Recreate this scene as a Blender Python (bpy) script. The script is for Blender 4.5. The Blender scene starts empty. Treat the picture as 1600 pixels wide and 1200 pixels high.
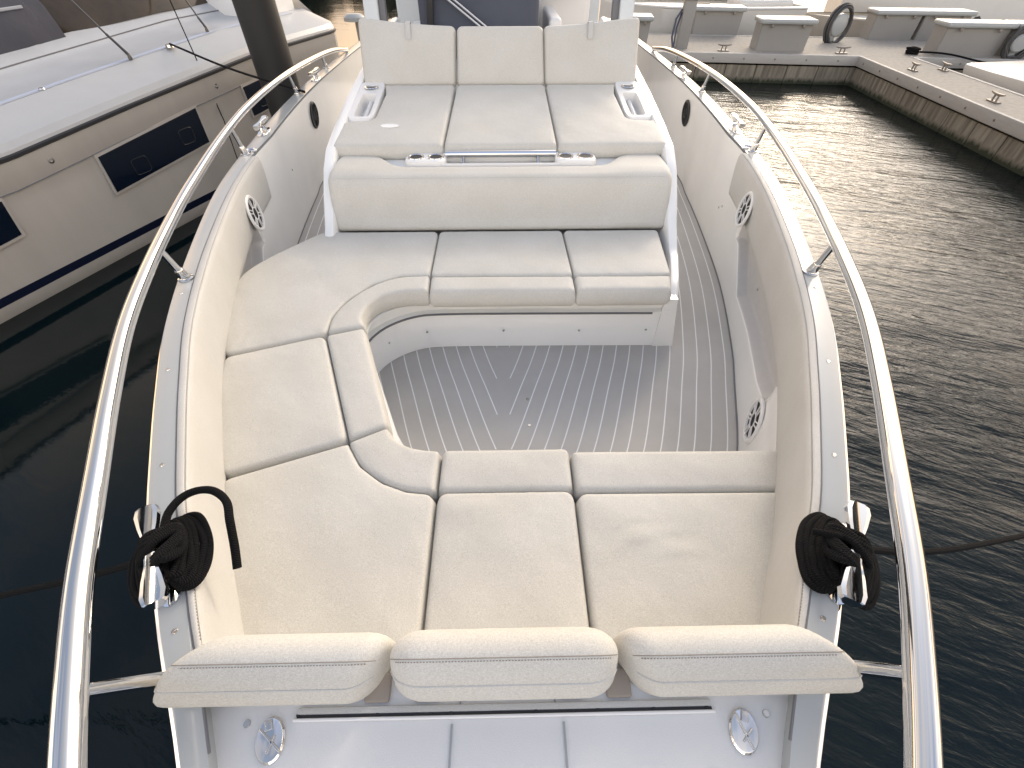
import bpy, bmesh, math, random
import numpy as np
from mathutils import Vector, Matrix
random.seed(7); rng = np.random.default_rng(7)
R = math.radians
scene = bpy.context.scene
COL = scene.collection

# ------------------------------------------------------------------ camera
F_PX, PITCH, CAM_Z = 700.0, 45.6, 2.35
cam_d = bpy.data.cameras.new("camera"); cam = bpy.data.objects.new("camera", cam_d); COL.objects.link(cam)
cam_d.sensor_width = 36; cam_d.lens = 36 * F_PX / 1600.0
cam_d.clip_start = 0.02; cam_d.clip_end = 3000
cam.location = (0, 0, CAM_Z); cam.rotation_euler = (R(90 - PITCH), 0, 0)
scene.camera = cam
# ------------------------------------------------------------------ sky, sun, exposure
HAZE_GAIN = 6.0; CLOUD_OFF = (7.3, 2.2, 4)
SUN_EL, SUN_AZ = 28.0, 28.0            # azimuth from +Y towards +X
world = bpy.data.worlds.new("World"); scene.world = world; world.use_nodes = True
wn = world.node_tree.nodes; wl = world.node_tree.links; wn.clear()
sky = wn.new("ShaderNodeTexSky"); sky.sky_type = 'NISHITA'; sky.sun_disc = False
sky.sun_elevation = R(SUN_EL); sky.sun_rotation = R(SUN_AZ)
sky.air_density = 1.0; sky.dust_density = 7.0; sky.ozone_density = 1.0
wbg = wn.new("ShaderNodeBackground"); wbg.inputs[1].default_value = 0.10
wo = wn.new("ShaderNodeOutputWorld"); hs = wn.new('ShaderNodeHueSaturation'); hs.inputs['Saturation'].default_value = .6; wl.new(sky.outputs[0], hs.inputs['Color']); 
wtc = wn.new("ShaderNodeTexCoord"); wsp = wn.new("ShaderNodeSeparateXYZ"); wl.new(wtc.outputs["Generated"], wsp.inputs[0])
wrp = wn.new("ShaderNodeValToRGB"); wl.new(wsp.outputs[2], wrp.inputs[0])       # thin bright overcast: warm low down, bluish overhead
wrp.color_ramp.elements[0].position = 0.0; wrp.color_ramp.elements[0].color = (1.5, 1.22, .90, 1)
wrp.color_ramp.elements[1].position = 1.0; wrp.color_ramp.elements[1].color = (.26, .33, .52, 1)
e_ = wrp.color_ramp.elements.new(.28); e_.color = (1.6, 1.46, 1.28, 1)
e_ = wrp.color_ramp.elements.new(.48); e_.color = (.62, .62, .64, 1); e_ = wrp.color_ramp.elements.new(.66); e_.color = (.22, .29, .46, 1)
wsc = wn.new("ShaderNodeVectorMath"); wsc.operation = 'SCALE'; 
wmr = wn.new("ShaderNodeMapRange"); wmr.interpolation_type = 'SMOOTHSTEP'; wl.new(wsp.outputs[1], wmr.inputs[0])      # added fill: sky brightened opposite the sun; golden haze under the sun
wmr.inputs[1].default_value = .5; wmr.inputs[2].default_value = -.7; wmr.inputs[3].default_value = 0; wmr.inputs[4].default_value = 1
wtn = wn.new("ShaderNodeMix"); wtn.data_type = 'RGBA'; wl.new(wmr.outputs[0], wtn.inputs[0]); wtn.inputs[6].default_value = (1.6, 1.16, .68, 1); wtn.inputs[7].default_value = (2.55, 2.5, 2.45, 1)
wcn = wn.new("ShaderNodeTexNoise"); wcn.inputs["Scale"].default_value = 3.4; wcn.inputs["Detail"].default_value = 5; wcm = wn.new("ShaderNodeMapping"); wcm.inputs["Scale"].default_value = (1, 1, 2.2); wcm.inputs["Location"].default_value = CLOUD_OFF
wl.new(wtc.outputs["Generated"], wcm.inputs[0]); wl.new(wcm.outputs[0], wcn.inputs[0])
wcr = wn.new("ShaderNodeMapRange"); wl.new(wcn.outputs[0], wcr.inputs[0]); wcr.inputs[1].default_value = .40; wcr.inputs[2].default_value = .53; wcr.inputs[3].default_value = 0; wcr.inputs[4].default_value = 1
wml = wn.new("ShaderNodeVectorMath"); wml.operation = 'MULTIPLY'; wl.new(wrp.outputs[0], wml.inputs[0]); wl.new(wtn.outputs[2], wml.inputs[1])
wcx = wn.new("ShaderNodeMix"); wcx.data_type = 'RGBA'; wl.new(wcr.outputs[0], wcx.inputs[0]); wcx.inputs[6].default_value = (.20, .27, .40, 1); wl.new(wml.outputs[0], wcx.inputs[7])
wl.new(wcx.outputs[2], wsc.inputs[0]); wsc.inputs[3].default_value = HAZE_GAIN
wad = wn.new("ShaderNodeVectorMath"); wad.operation = 'ADD'; wl.new(hs.outputs[0], wad.inputs[0]); wl.new(wsc.outputs[0], wad.inputs[1])
wl.new(wad.outputs[0], wbg.inputs[0]); wl.new(wbg.outputs[0], wo.inputs[0])
sd = bpy.data.lights.new("sun", 'SUN'); sun = bpy.data.objects.new("sun", sd); COL.objects.link(sun)
sd.energy = .5; sd.angle = R(8); sd.color = (1.0, 0.82, 0.60)
sv = Vector((math.sin(R(SUN_AZ)) * math.cos(R(SUN_EL)), math.cos(R(SUN_AZ)) * math.cos(R(SUN_EL)), math.sin(R(SUN_EL))))
sun.rotation_euler = sv.to_track_quat('Z', 'Y').to_euler(); sun.location = (6, 12, 12)
scene.view_settings.view_transform = 'Standard'; scene.view_settings.look = 'None'
scene.view_settings.exposure = 0.40; scene.view_settings.gamma = 1.0

# ------------------------------------------------------------------ materials
def mat(name, col, rough=0.5, metal=0.0, var=0.0, vscale=8.0, bump=0.0, bscale=40.0, stretch=(1, 1, 1), spec=0.5,
        col2=None, coat=0.0, rvar=0.0, detail=4.0, sheen=0.0):
    m = bpy.data.materials.new(name); m.use_nodes = True
    n, l = m.node_tree.nodes, m.node_tree.links
    b = n["Principled BSDF"]
    b.inputs["Base Color"].default_value = (*col, 1); b.inputs["Roughness"].default_value = rough
    b.inputs["Metallic"].default_value = metal; b.inputs["Specular IOR Level"].default_value = spec
    b.inputs["Coat Weight"].default_value = coat; b.inputs["Sheen Weight"].default_value = sheen
    tc = n.new("ShaderNodeNewGeometry"); mp = n.new("ShaderNodeMapping"); l.new(tc.outputs["Position"], mp.inputs[0])
    mp.inputs["Scale"].default_value = stretch
    if var > 0 or rvar > 0:
        t = n.new("ShaderNodeTexNoise"); t.inputs["Scale"].default_value = vscale; t.inputs["Detail"].default_value = detail
        t.inputs["Roughness"].default_value = 0.62
        l.new(mp.outputs[0], t.inputs[0])
        if var > 0:
            r = n.new("ShaderNodeMapRange"); r.inputs[1].default_value = .3; r.inputs[2].default_value = .7
            l.new(t.outputs[0], r.inputs[0])
            x = n.new("ShaderNodeMix"); x.data_type = 'RGBA'
            l.new(r.outputs[0], x.inputs[0])
            c2 = col2 or tuple(c * (1 - var) for c in col)
            x.inputs[6].default_value = (*c2, 1); x.inputs[7].default_value = (*col, 1)
            l.new(x.outputs[2], b.inputs["Base Color"])
        if rvar > 0:
            r = n.new("ShaderNodeMapRange"); r.inputs[1].default_value = .3; r.inputs[2].default_value = .7
            r.inputs[3].default_value = max(0, rough - rvar); r.inputs[4].default_value = rough + rvar
            l.new(t.outputs[0], r.inputs[0]); l.new(r.outputs[0], b.inputs["Roughness"])
    if bump > 0:
        t = n.new("ShaderNodeTexNoise"); t.inputs["Scale"].default_value = bscale; t.inputs["Detail"].default_value = 3
        l.new(mp.outputs[0], t.inputs[0])
        bp = n.new("ShaderNodeBump"); bp.inputs["Strength"].default_value = 1; bp.inputs["Distance"].default_value = bump
        l.new(t.outputs[0], bp.inputs["Height"]); l.new(bp.outputs[0], b.inputs["Normal"])
    return m

def fabric_mat(name, c1, c2):
    """woven marine vinyl: fine crossed threads, soft mottling"""
    m = bpy.data.materials.new(name); m.use_nodes = True
    n, l = m.node_tree.nodes, m.node_tree.links
    b = n["Principled BSDF"]; b.inputs["Roughness"].default_value = .62; b.inputs["Specular IOR Level"].default_value = .35
    b.inputs["Sheen Weight"].default_value = .08
    g = n.new("ShaderNodeNewGeometry")
    hs = []
    for sc, tag_ in (((760, 210, 420), 0), ((210, 760, 420), 1)):
        mp = n.new("ShaderNodeMapping"); mp.inputs["Scale"].default_value = sc; l.new(g.outputs["Position"], mp.inputs[0])
        t = n.new("ShaderNodeTexNoise"); t.inputs["Scale"].default_value = 1.0; t.inputs["Detail"].default_value = 1.5
        l.new(mp.outputs[0], t.inputs[0]); hs.append(t)
    mx = n.new("ShaderNodeMath"); mx.operation = 'MAXIMUM'
    l.new(hs[0].outputs[0], mx.inputs[0]); l.new(hs[1].outputs[0], mx.inputs[1])
    r = n.new("ShaderNodeMapRange"); r.inputs[1].default_value = .38; r.inputs[2].default_value = .72
    l.new(mx.outputs[0], r.inputs[0])
    big = n.new("ShaderNodeTexNoise"); big.inputs["Scale"].default_value = 5.0; big.inputs["Detail"].default_value = 5
    l.new(g.outputs["Position"], big.inputs[0])
    x = n.new("ShaderNodeMix"); x.data_type = 'RGBA'; x.inputs[6].default_value = (*c2, 1); x.inputs[7].default_value = (*c1, 1)
    l.new(r.outputs[0], x.inputs[0])
    y = n.new("ShaderNodeMix"); y.data_type = 'RGBA'; y.blend_type = 'MULTIPLY'
    rb = n.new("ShaderNodeMapRange"); rb.inputs[1].default_value = .35; rb.inputs[2].default_value = .65; rb.inputs[3].default_value = .0; rb.inputs[4].default_value = 1.0
    l.new(big.outputs[0], rb.inputs[0]); l.new(rb.outputs[0], y.inputs[0]); l.new(x.outputs[2], y.inputs[6])
    y.inputs[7].default_value = (.95, .945, .93, 1)
    l.new(y.outputs[2], b.inputs["Base Color"])
    bp = n.new("ShaderNodeBump"); bp.inputs["Distance"].default_value = .0006; bp.inputs["Strength"].default_value = .8
    bp2 = n.new("ShaderNodeBump"); bp2.inputs["Distance"].default_value = .006; bp2.inputs["Strength"].default_value = .6
    b3 = n.new("ShaderNodeTexNoise"); b3.inputs["Scale"].default_value = 9.0; b3.inputs["Detail"].default_value = 2
    l.new(g.outputs["Position"], b3.inputs[0]); l.new(b3.outputs[0], bp2.inputs["Height"])
    l.new(bp2.outputs[0], bp.inputs["Normal"])
    l.new(mx.outputs[0], bp.inputs["Height"]); l.new(bp.outputs[0], b.inputs["Normal"])
    return m

M = {}
M['fabric'] = fabric_mat('cream_vinyl', (.675, .654, .602), (.505, .487, .438))
M['padfab'] = fabric_mat('coaming_vinyl', (.60, .59, .56), (.51, .502, .475))
M['thread'] = mat('stitch_thread', (.26, .23, .19), .7)
M['gel'] = mat('white_gelcoat', (.91, .90, .865), .20, var=.03, vscale=3, coat=.3, rvar=.05)
M['cap'] = mat('pale_grey_gelcoat', (.42, .44, .445), .22, var=.04, vscale=4, coat=.2, rvar=.05)
M['deckgel'] = mat('textured_gelcoat', (.745, .735, .715), .38, var=.03, vscale=5, bump=.0004, bscale=700)
M['dark'] = mat('black_rubber', (.02, .02, .022), .5)
M['seam'] = mat('pale_grey_seam', (.34, .35, .36), .6)
M['groove'] = mat('grey_sealant', (.16, .16, .17), .6)
M['foam'] = mat('grey_deck_foam', (.535, .51, .475), .85, var=.13, vscale=3.5, detail=9, bump=.0005, bscale=600)
M['foamline'] = mat('white_caulk_line', (.88, .87, .85), .7)
M['chrome'] = mat('polished_stainless', (.72, .715, .71), .06, 1.0, rvar=.025, vscale=10)
M['brushed'] = mat('brushed_stainless', (.62, .60, .57), .24, 1.0)
M['rope'] = None
M['black_in'] = mat('speaker_black', (.012, .012, .014), .5)
M['plastic'] = mat('white_plastic', (.80, .79, .77), .3)

def rope_mat(name, c1, c2):
    m = bpy.data.materials.new(name); m.use_nodes = True
    n, l = m.node_tree.nodes, m.node_tree.links
    b = n["Principled BSDF"]; b.inputs["Roughness"].default_value = .9; b.inputs["Specular IOR Level"].default_value = .2
    g = n.new("ShaderNodeTexCoord"); mp = n.new("ShaderNodeMapping"); l.new(g.outputs["UV"], mp.inputs[0])
    w = n.new("ShaderNodeTexWave"); w.wave_type = 'BANDS'; w.bands_direction = 'DIAGONAL'; w.inputs["Scale"].default_value = 1.0
    w.inputs["Distortion"].default_value = .6
    l.new(mp.outputs[0], w.inputs[0])
    x = n.new("ShaderNodeMix"); x.data_type = 'RGBA'; x.inputs[6].default_value = (*c2, 1); x.inputs[7].default_value = (*c1, 1)
    l.new(w.outputs["Fac"], x.inputs[0]); l.new(x.outputs[2], b.inputs["Base Color"])
    bp = n.new("ShaderNodeBump"); bp.inputs["Distance"].default_value = .0015; l.new(w.outputs["Fac"], bp.inputs["Height"])
    l.new(bp.outputs[0], b.inputs["Normal"])
    return m
M['rope'] = rope_mat('black_braided_rope', (.006, .006, .007), (.003, .003, .0035))

# ------------------------------------------------------------------ helpers
BX0, BRZ = -0.015, 0.018                      # the motorboat's own frame: x starboard side of picture, y aft
cb, sb = math.cos(BRZ), math.sin(BRZ)
def B(p):
    x, y, z = p
    return (x * cb - y * sb + BX0, x * sb + y * cb, z)
def ident(p): return tuple(p)

def tag(o, label=None, cat=None, group=None, kind=None):
    if label: o['label'] = label
    if cat: o['category'] = cat
    if group: o['group'] = group
    if kind: o['kind'] = kind
    return o
WLOC = {}
def empty(name, loc, label=None, cat=None, group=None, parent=None):
    o = bpy.data.objects.new(name, None); COL.objects.link(o); o.empty_display_size = .1
    if parent is not None:
        o.parent = parent; o.location = Vector(loc) - WLOC[parent.name]
    else: o.location = loc
    WLOC[o.name] = Vector(loc)
    return tag(o, label, cat, group)

class MB:
    """collects geometry in world coordinates and links it as ONE mesh object"""
    def __init__(s, fr=ident):
        s.v = []; s.f = []; s.mi = []; s.fr = fr; s.uv = {}
    def add(s, vs, fs, mi=0, uv=None):
        o = len(s.v); s.v += [s.fr(p) for p in vs]
        for k, f in enumerate(fs):
            if uv: s.uv[len(s.f)] = uv[k]
            s.f.append([i + o for i in f]); s.mi.append(mi)
    def grid(s, P, closeu=False, closev=False, mi=0, flip=False):
        nu, nv = len(P), len(P[0]); vs = [p for r in P for p in r]; fs = []
        for i in range(nu - (0 if closeu else 1)):
            for j in range(nv - (0 if closev else 1)):
                a, b_ = i * nv + j, ((i + 1) % nu) * nv + j
                c_, d = ((i + 1) % nu) * nv + (j + 1) % nv, i * nv + (j + 1) % nv
                fs.append([a, d, c_, b_] if flip else [a, b_, c_, d])
        s.add(vs, fs, mi)
    def box(s, c, d, rz=0, bev=0, mi=0, rot=None):
        x, y, z = d[0] / 2, d[1] / 2, d[2] / 2
        Mt = rot if rot is not None else Matrix.Rotation(rz, 3, 'Z')
        if bev <= 0:
            vs = [(i * x, j * y, k * z) for k in (-1, 1) for j in (-1, 1) for i in (-1, 1)]
            fs = [[0, 2, 3, 1], [4, 5, 7, 6], [0, 1, 5, 4], [2, 6, 7, 3], [0, 4, 6, 2], [1, 3, 7, 5]]
        else:
            bm = bmesh.new(); bmesh.ops.create_cube(bm, size=1)
            for v in bm.verts: v.co = Vector((v.co.x * d[0], v.co.y * d[1], v.co.z * d[2]))
            bmesh.ops.bevel(bm, geom=list(bm.edges), offset=bev, segments=3, affect='EDGES', profile=.5)
            bm.verts.index_update(); vs = [tuple(v.co) for v in bm.verts]; fs = [[v.index for v in f.verts] for f in bm.faces]; bm.free()
        vs = [tuple(Mt @ Vector(v) + Vector(c)) for v in vs]
        s.add(vs, fs, mi)
    def tube(s, pts, r, n=12, caps=True, closed=False, mi=0, rfun=None, uvs=None):
        P = [Vector(p) for p in pts]; N = len(P); rings = []
        t0 = (P[1] - P[0]).normalized(); up = Vector((0, 0, 1)) if abs(t0.z) < .9 else Vector((1, 0, 0))
        nrm = (up - t0 * up.dot(t0)).normalized(); L = 0; Ls = []
        for i in range(N):
            if closed: t = (P[(i + 1) % N] - P[i - 1]).normalized()
            else: t = (P[min(i + 1, N - 1)] - P[max(i - 1, 0)]).normalized()
            nrm = (nrm - t * nrm.dot(t)).normalized(); bn = t.cross(nrm)
            rr = rfun(i / (N - 1)) if rfun else r
            rings.append([tuple(P[i] + (nrm * math.cos(2 * math.pi * k / n) + bn * math.sin(2 * math.pi * k / n)) * rr) for k in range(n)])
            if i: L += (P[i] - P[i - 1]).length
            Ls.append(L)
        vs = [p for q in rings for p in q]; fs = []; uv = []
        for i in range(N - (0 if closed else 1)):
            i2 = (i + 1) % N
            for k in range(n):
                k2 = (k + 1) % n
                fs.append([i * n + k, i * n + k2, i2 * n + k2, i2 * n + k])
                if uvs:
                    a, b_ = Ls[i] * uvs, (Ls[i2] if i2 else L) * uvs
                    uv.append([(a, k / n * 2), (a, (k + 1) / n * 2), (b_, (k + 1) / n * 2), (b_, k / n * 2)])
        s.add(vs, fs, mi, uv if uvs else None)
        if caps and not closed:
            o = len(s.v) - len(vs)
            s.f.append([o + k for k in range(n)][::-1]); s.mi.append(mi)
            s.f.append([o + (N - 1) * n + k for k in range(n)]); s.mi.append(mi)
    def lathe(s, c, prof, n=24, axis=(0, 0, 1), mi=0, sx=1, sy=1, xdir=None):
        A = Vector(axis).normalized()
        X = Vector(xdir) if xdir is not None else (Vector((1, 0, 0)) if abs(A.x) < .9 else Vector((0, 1, 0)))
        X = (X - A * X.dot(A)).normalized(); Y = A.cross(X); C = Vector(c)
        rings = [[tuple(C + A * h + (X * math.cos(2 * math.pi * k / n) * sx + Y * math.sin(2 * math.pi * k / n) * sy) * r) for k in range(n)] for r, h in prof]
        s.grid(rings, closev=True, mi=mi, flip=True)
    def ngon(s, pts, mi=0): s.add(pts, [list(range(len(pts)))], mi)
    def prism(s, pts2, z0, z1, mi=0):
        n = len(pts2); vs = [(x, y, z0) for x, y in pts2] + [(x, y, z1) for x, y in pts2]
        fs = [list(range(n))[::-1], list(range(n, 2 * n))] + [[i, (i + 1) % n, n + (i + 1) % n, n + i] for i in range(n)]
        s.add(vs, fs, mi)
    def build(s, name, mats, parent=None, smooth=35, label=None, cat=None, group=None, kind=None, bevel=0, recalc=True):
        if not isinstance(mats, (list, tuple)): mats = [mats]
        V = np.array(s.v)
        if parent is not None: org = WLOC[parent.name]
        else: org = Vector((float((V[:, 0].min() + V[:, 0].max()) / 2), float((V[:, 1].min() + V[:, 1].max()) / 2), float(V[:, 2].min())))
        me = bpy.data.meshes.new(name)
        me.from_pydata([tuple(Vector(p) - org) for p in s.v], [], s.f); me.update()
        for m in mats: me.materials.append(m)
        for i, p in enumerate(me.polygons): p.material_index = s.mi[i]
        if s.uv:
            ul = me.uv_layers.new(name="uv")
            for i, p in enumerate(me.polygons):
                if i in s.uv:
                    for li, c in zip(p.loop_indices, s.uv[i]): ul.data[li].uv = c
        bm = bmesh.new(); bm.from_mesh(me)
        if not s.uv: bmesh.ops.remove_doubles(bm, verts=bm.verts, dist=1e-5)
        if recalc: bmesh.ops.recalc_face_normals(bm, faces=bm.faces)
        if bevel: bmesh.ops.bevel(bm, geom=[e for e in bm.edges if len(e.link_faces) == 2 and e.calc_face_angle(0) > .6], offset=bevel, segments=2, affect='EDGES')
        bm.to_mesh(me); bm.free()
        for p in me.polygons: p.use_smooth = True
        me.set_sharp_from_angle(angle=R(smooth))
        o = bpy.data.objects.new(name, me); COL.objects.link(o)
        if parent is not None: o.parent = parent; o.location = (0, 0, 0)
        else: o.location = org
        WLOC[o.name] = org
        return tag(o, label, cat, group, kind)

def crom(pts, n, closed=False):
    """Catmull-Rom (centripetal-ish, by chord) resampled to n points"""
    P = [np.array(p, float) for p in pts]
    if closed: Q = [P[-1]] + P + [P[0], P[1]]
    else: Q = [2 * P[0] - P[1]] + P + [2 * P[-1] - P[-2]]
    out = []; segs = len(Q) - 3
    for i in range(segs):
        p0, p1, p2, p3 = Q[i:i + 4]
        for t in np.linspace(0, 1, 24, endpoint=False):
            out.append(.5 * ((2 * p1) + (-p0 + p2) * t + (2 * p0 - 5 * p1 + 4 * p2 - p3) * t * t + (-p0 + 3 * p1 - 3 * p2 + p3) * t ** 3))
    if not closed: out.append(Q[-2])
    else: out.append(out[0])
    out = np.array(out); d = np.r_[0, np.cumsum(np.linalg.norm(np.diff(out, axis=0), axis=1))]
    s = np.linspace(0, d[-1], n + (1 if closed else 0))
    if closed: s = s[:-1]
    return np.stack([np.interp(s, d, out[:, k]) for k in range(out.shape[1])], 1)
def poly_res(pts, n):
    out = np.array(pts, float); d = np.r_[0, np.cumsum(np.linalg.norm(np.diff(out, axis=0), axis=1))]
    s = np.linspace(0, d[-1], n)
    return np.stack([np.interp(s, d, out[:, k]) for k in range(out.shape[1])], 1)
def seg_dist(P, poly):
    """distance of points P (n,2) to closed polyline poly (m,2)"""
    D = np.full(len(P), 1e9)
    for i in range(len(poly)):
        a, b_ = poly[i], poly[(i + 1) % len(poly)]; ab = b_ - a; L2 = (ab ** 2).sum()
        if L2 < 1e-14: continue
        t = np.clip(((P - a) @ ab) / L2, 0, 1)
        D = np.minimum(D, np.linalg.norm(P - (a + t[:, None] * ab), axis=1))
    return D

def pad(name, bottom, right, top, left, frame, thick, parent, r=.012, crown=.012, matn='fabric', curved=(), fr=B, rc=.03,
        wrinkles=(), res=.02, bulge=.006, label=None, flatside=()):
    """a padded cushion section. four boundary curves in the section's own plane (bottom: bl->br, right: br->tr, top: tl->tr,
    left: bl->tl); frame(a,b,h) places it; rounded edges, crowned top."""
    cv = {}
    for k, c in (('b', bottom), ('r', right), ('t', top), ('l', left)):
        cv[k] = crom(c, 200) if (k in curved and len(c) > 2) else poly_res(c, 200)
    def par(Lg, base):
        e = [0, .0025, .006, .011, .018, .028, .042]
        e = [x / Lg for x in e if x < Lg * .4]
        n = max(4, int((1 - 2 * e[-1]) * Lg / base))
        return np.array(e[:-1] + list(np.linspace(e[-1], 1 - e[-1], n)) + [1 - x for x in e[:-1]][::-1])
    Lu = max(np.linalg.norm(np.diff(cv['b'], axis=0), axis=1).sum(), np.linalg.norm(np.diff(cv['t'], axis=0), axis=1).sum())
    Lv = max(np.linalg.norm(np.diff(cv['l'], axis=0), axis=1).sum(), np.linalg.norm(np.diff(cv['r'], axis=0), axis=1).sum())
    S, T = par(Lu, res), par(Lv, res)
    ev = lambda c, u: np.stack([np.interp(u, np.linspace(0, 1, 200), c[:, k]) for k in (0, 1)], 1)
    b_, t_, l_, r_ = ev(cv['b'], S), ev(cv['t'], S), ev(cv['l'], T), ev(cv['r'], T)
    P = np.zeros((len(S), len(T), 2))
    for i, s in enumerate(S):
        for j, t in enumerate(T):
            P[i, j] = (1 - t) * b_[i] + t * t_[i] + (1 - s) * l_[j] + s * r_[j] - ((1 - s) * (1 - t) * cv['b'][0] + s * (1 - t) * cv['b'][-1] + (1 - s) * t * cv['t'][0] + s * t * cv['t'][-1])
    # rounded plan corners
    for (i0, j0, di, dj) in ((0, 0, 1, 1), (len(S) - 1, 0, -1, 1), (0, len(T) - 1, 1, -1), (len(S) - 1, len(T) - 1, -1, -1)):
        C = P[i0, j0].copy(); e1 = P[i0 + di * 6, j0] - C; e2 = P[i0, j0 + dj * 6] - C
        e1 /= np.linalg.norm(e1); e2 /= np.linalg.norm(e2); A = np.stack([e1, e2], 1)
        if abs(np.linalg.det(A)) < .3: continue
        Ai = np.linalg.inv(A)
        for i in range(len(S)):
            for j in range(len(T)):
                q = Ai @ (P[i, j] - C)
                if q[0] < rc and q[1] < rc and abs(i - i0) < 25 and abs(j - j0) < 25:
                    p = np.array([rc - q[0], rc - q[1]]); L = np.linalg.norm(p)
                    if L > 1e-9:
                        p = p * (max(p) / L); P[i, j] = C + A @ (rc - p)
    outline = np.concatenate([P[:, 0], P[-1, 1:], P[::-1, -1][1:], P[0, ::-1][1:-1]])
    D = seg_dist(P.reshape(-1, 2), outline).reshape(P.shape[:2])
    H = np.where(D < r, -r + np.sqrt(np.maximum(0, r * r - (r - D) ** 2)), 0) + crown * (1 - np.exp(-D / .06))
    ph = rng.uniform(0, 6.28, 6)
    H += .0014 * (np.sin(P[..., 0] * 13 + ph[0]) * np.sin(P[..., 1] * 11 + ph[1]) + .6 * np.sin(P[..., 0] * 27 + P[..., 1] * 19 + ph[2])) * np.clip(D / .05, 0, 1)
    # puckering close to the sewn edges
    H += .0009 * np.sin(P[..., 0] * 95 + P[..., 1] * 61 + ph[3]) * np.exp(-((D - .022) / .012) ** 2)
    auto = []
    if Lu > .25 and Lv > .25:
        for _ in range(6):
            q = outline[rng.integers(len(outline))]; c0 = outline.mean(0); f_ = rng.uniform(.12, .5); auto.append((q[0] + (c0[0] - q[0]) * f_, q[1] + (c0[1] - q[1]) * f_, rng.uniform(0, 3.1), rng.uniform(.04, .10), rng.uniform(.007, .013), rng.uniform(.0008, .0022)))
    for (wx, wy, ang, ln, wd, hh) in list(wrinkles) + auto:
        ca, sa = math.cos(ang), math.sin(ang); dx, dy = P[..., 0] - wx, P[..., 1] - wy
        a, c = dx * ca + dy * sa, -dx * sa + dy * ca
        c = c + .15 * a * a / ln
        H += hh * np.exp(-(a / ln) ** 2) * (np.exp(-(c / wd) ** 2) - .7 * np.exp(-((c - wd * 1.8) / wd) ** 2))
    mb = MB(fr)
    mb.grid([[frame(P[i, j, 0], P[i, j, 1], H[i, j]) for j in range(len(T))] for i in range(len(S))])
    cen = outline.mean(0); nO = len(outline); tang = np.roll(outline, -1, 0) - np.roll(outline, 1, 0)
    nn = np.stack([tang[:, 1], -tang[:, 0]], 1); nn /= np.linalg.norm(nn, axis=1)[:, None] + 1e-12
    rows = []
    for k, (hh, bu) in enumerate([(-r, 0), (-r - .3 * (thick - r), bulge), (-r - .7 * (thick - r), bulge), (-thick + .008, 0), (-thick, -.006)]):
        rows.append([frame(*(outline[i] + nn[i] * bu), hh) for i in range(nO)])
    mb.grid(rows, closev=True); mb.ngon(rows[-1])
    o = mb.build(name, M[matn], parent, smooth=60, label=label)
    return o, outline

def seam_tube(mb, outline, frame, h, r=.0016, off=0.0):
    pts = [frame(p[0], p[1], h) for p in outline[::1]]
    mb.tube(pts, r, 6, closed=True)

def loftx(mb, xs, prof, rnd, half, cen_fn):
    """rounded-ended loft along x. prof(x) -> closed (y,z) list"""
    x0, x1 = xs[0], xs[-1]; rows = []
    for x in xs:
        pr = np.array(prof(x)); e = min(x - x0, x1 - x)
        ins = 0 if e >= rnd else rnd - math.sqrt(max(0, rnd * rnd - (rnd - e) ** 2))
        c = pr.mean(0); sc = max(.02, 1 - ins / half)
        pr = c + (pr - c) * sc
        rows.append([(x, p[0], p[1]) for p in pr])
    mb.grid(rows, closev=True); mb.ngon(rows[0]); mb.ngon(rows[-1][::-1])
    return rows

ZG, ZS, ZF = 1.40, 1.17, .745        # gunwale, seat top, sole
# ------------------------------------------------------------------ plan curves of the motorboat (half breadths)
outer_pts = [(0, -.46), (.20, -.36), (.37, -.16), (.465, -.02), (.515, .062), (.574, .15), (.655, .265), (.735, .39), (.815, .515), (.907, .697), (1.018, .93),
             (1.152, 1.24), (1.293, 1.67), (1.462, 2.305), (1.548, 2.83), (1.635, 3.6), (1.69, 4.4), (1.705, 5.2), (1.69, 6.5), (1.64, 8.5)]
OUT = crom(outer_pts, 150)
def offs(C, w):
    t = np.gradient(C, axis=0); t /= np.linalg.norm(t, axis=1)[:, None]
    n = np.stack([-t[:, 1], t[:, 0]], 1)
    ww = np.array([w(y) if callable(w) else w for y in C[:, 1]])
    return C + n * ww[:, None]
capw = lambda y: float(np.interp(y, [0, .2, .45, 1, 1.7, 2.3, 2.85, 3.2], [.04, .05, .06, .062, .062, .072, .075, .10]))
INN = offs(OUT, capw); INN[0] = (0, INN[0][1]); INN[:, 0] = np.maximum(INN[:, 0], 0)
def loop(C):      # port aft -> bow -> starboard aft
    return np.concatenate([np.stack([-C[::-1, 0], C[::-1, 1]], 1), C[1:]])
xin = lambda y: float(np.interp(y, INN[:, 1], INN[:, 0]))
xout = lambda y: float(np.interp(y, OUT[:, 1], OUT[:, 0]))
floor_pts = crom([(.60, .62), (.80, .82), (.93, .98), (1.03, 1.16), (1.16, 1.55), (1.25, 1.84), (1.39, 2.436), (1.49, 3.1), (1.57, 3.8), (1.62, 4.5), (1.62, 7.5)], 90)
xfl = lambda y: float(np.interp(y, floor_pts[:, 1], floor_pts[:, 0]))

boat = empty('motorboat', B((0, 2.5, 0)), "open white motorboat in the foreground, its bow lounge filled with cream cushions", "motorboat")
bloc = WLOC[boat.name]
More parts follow.
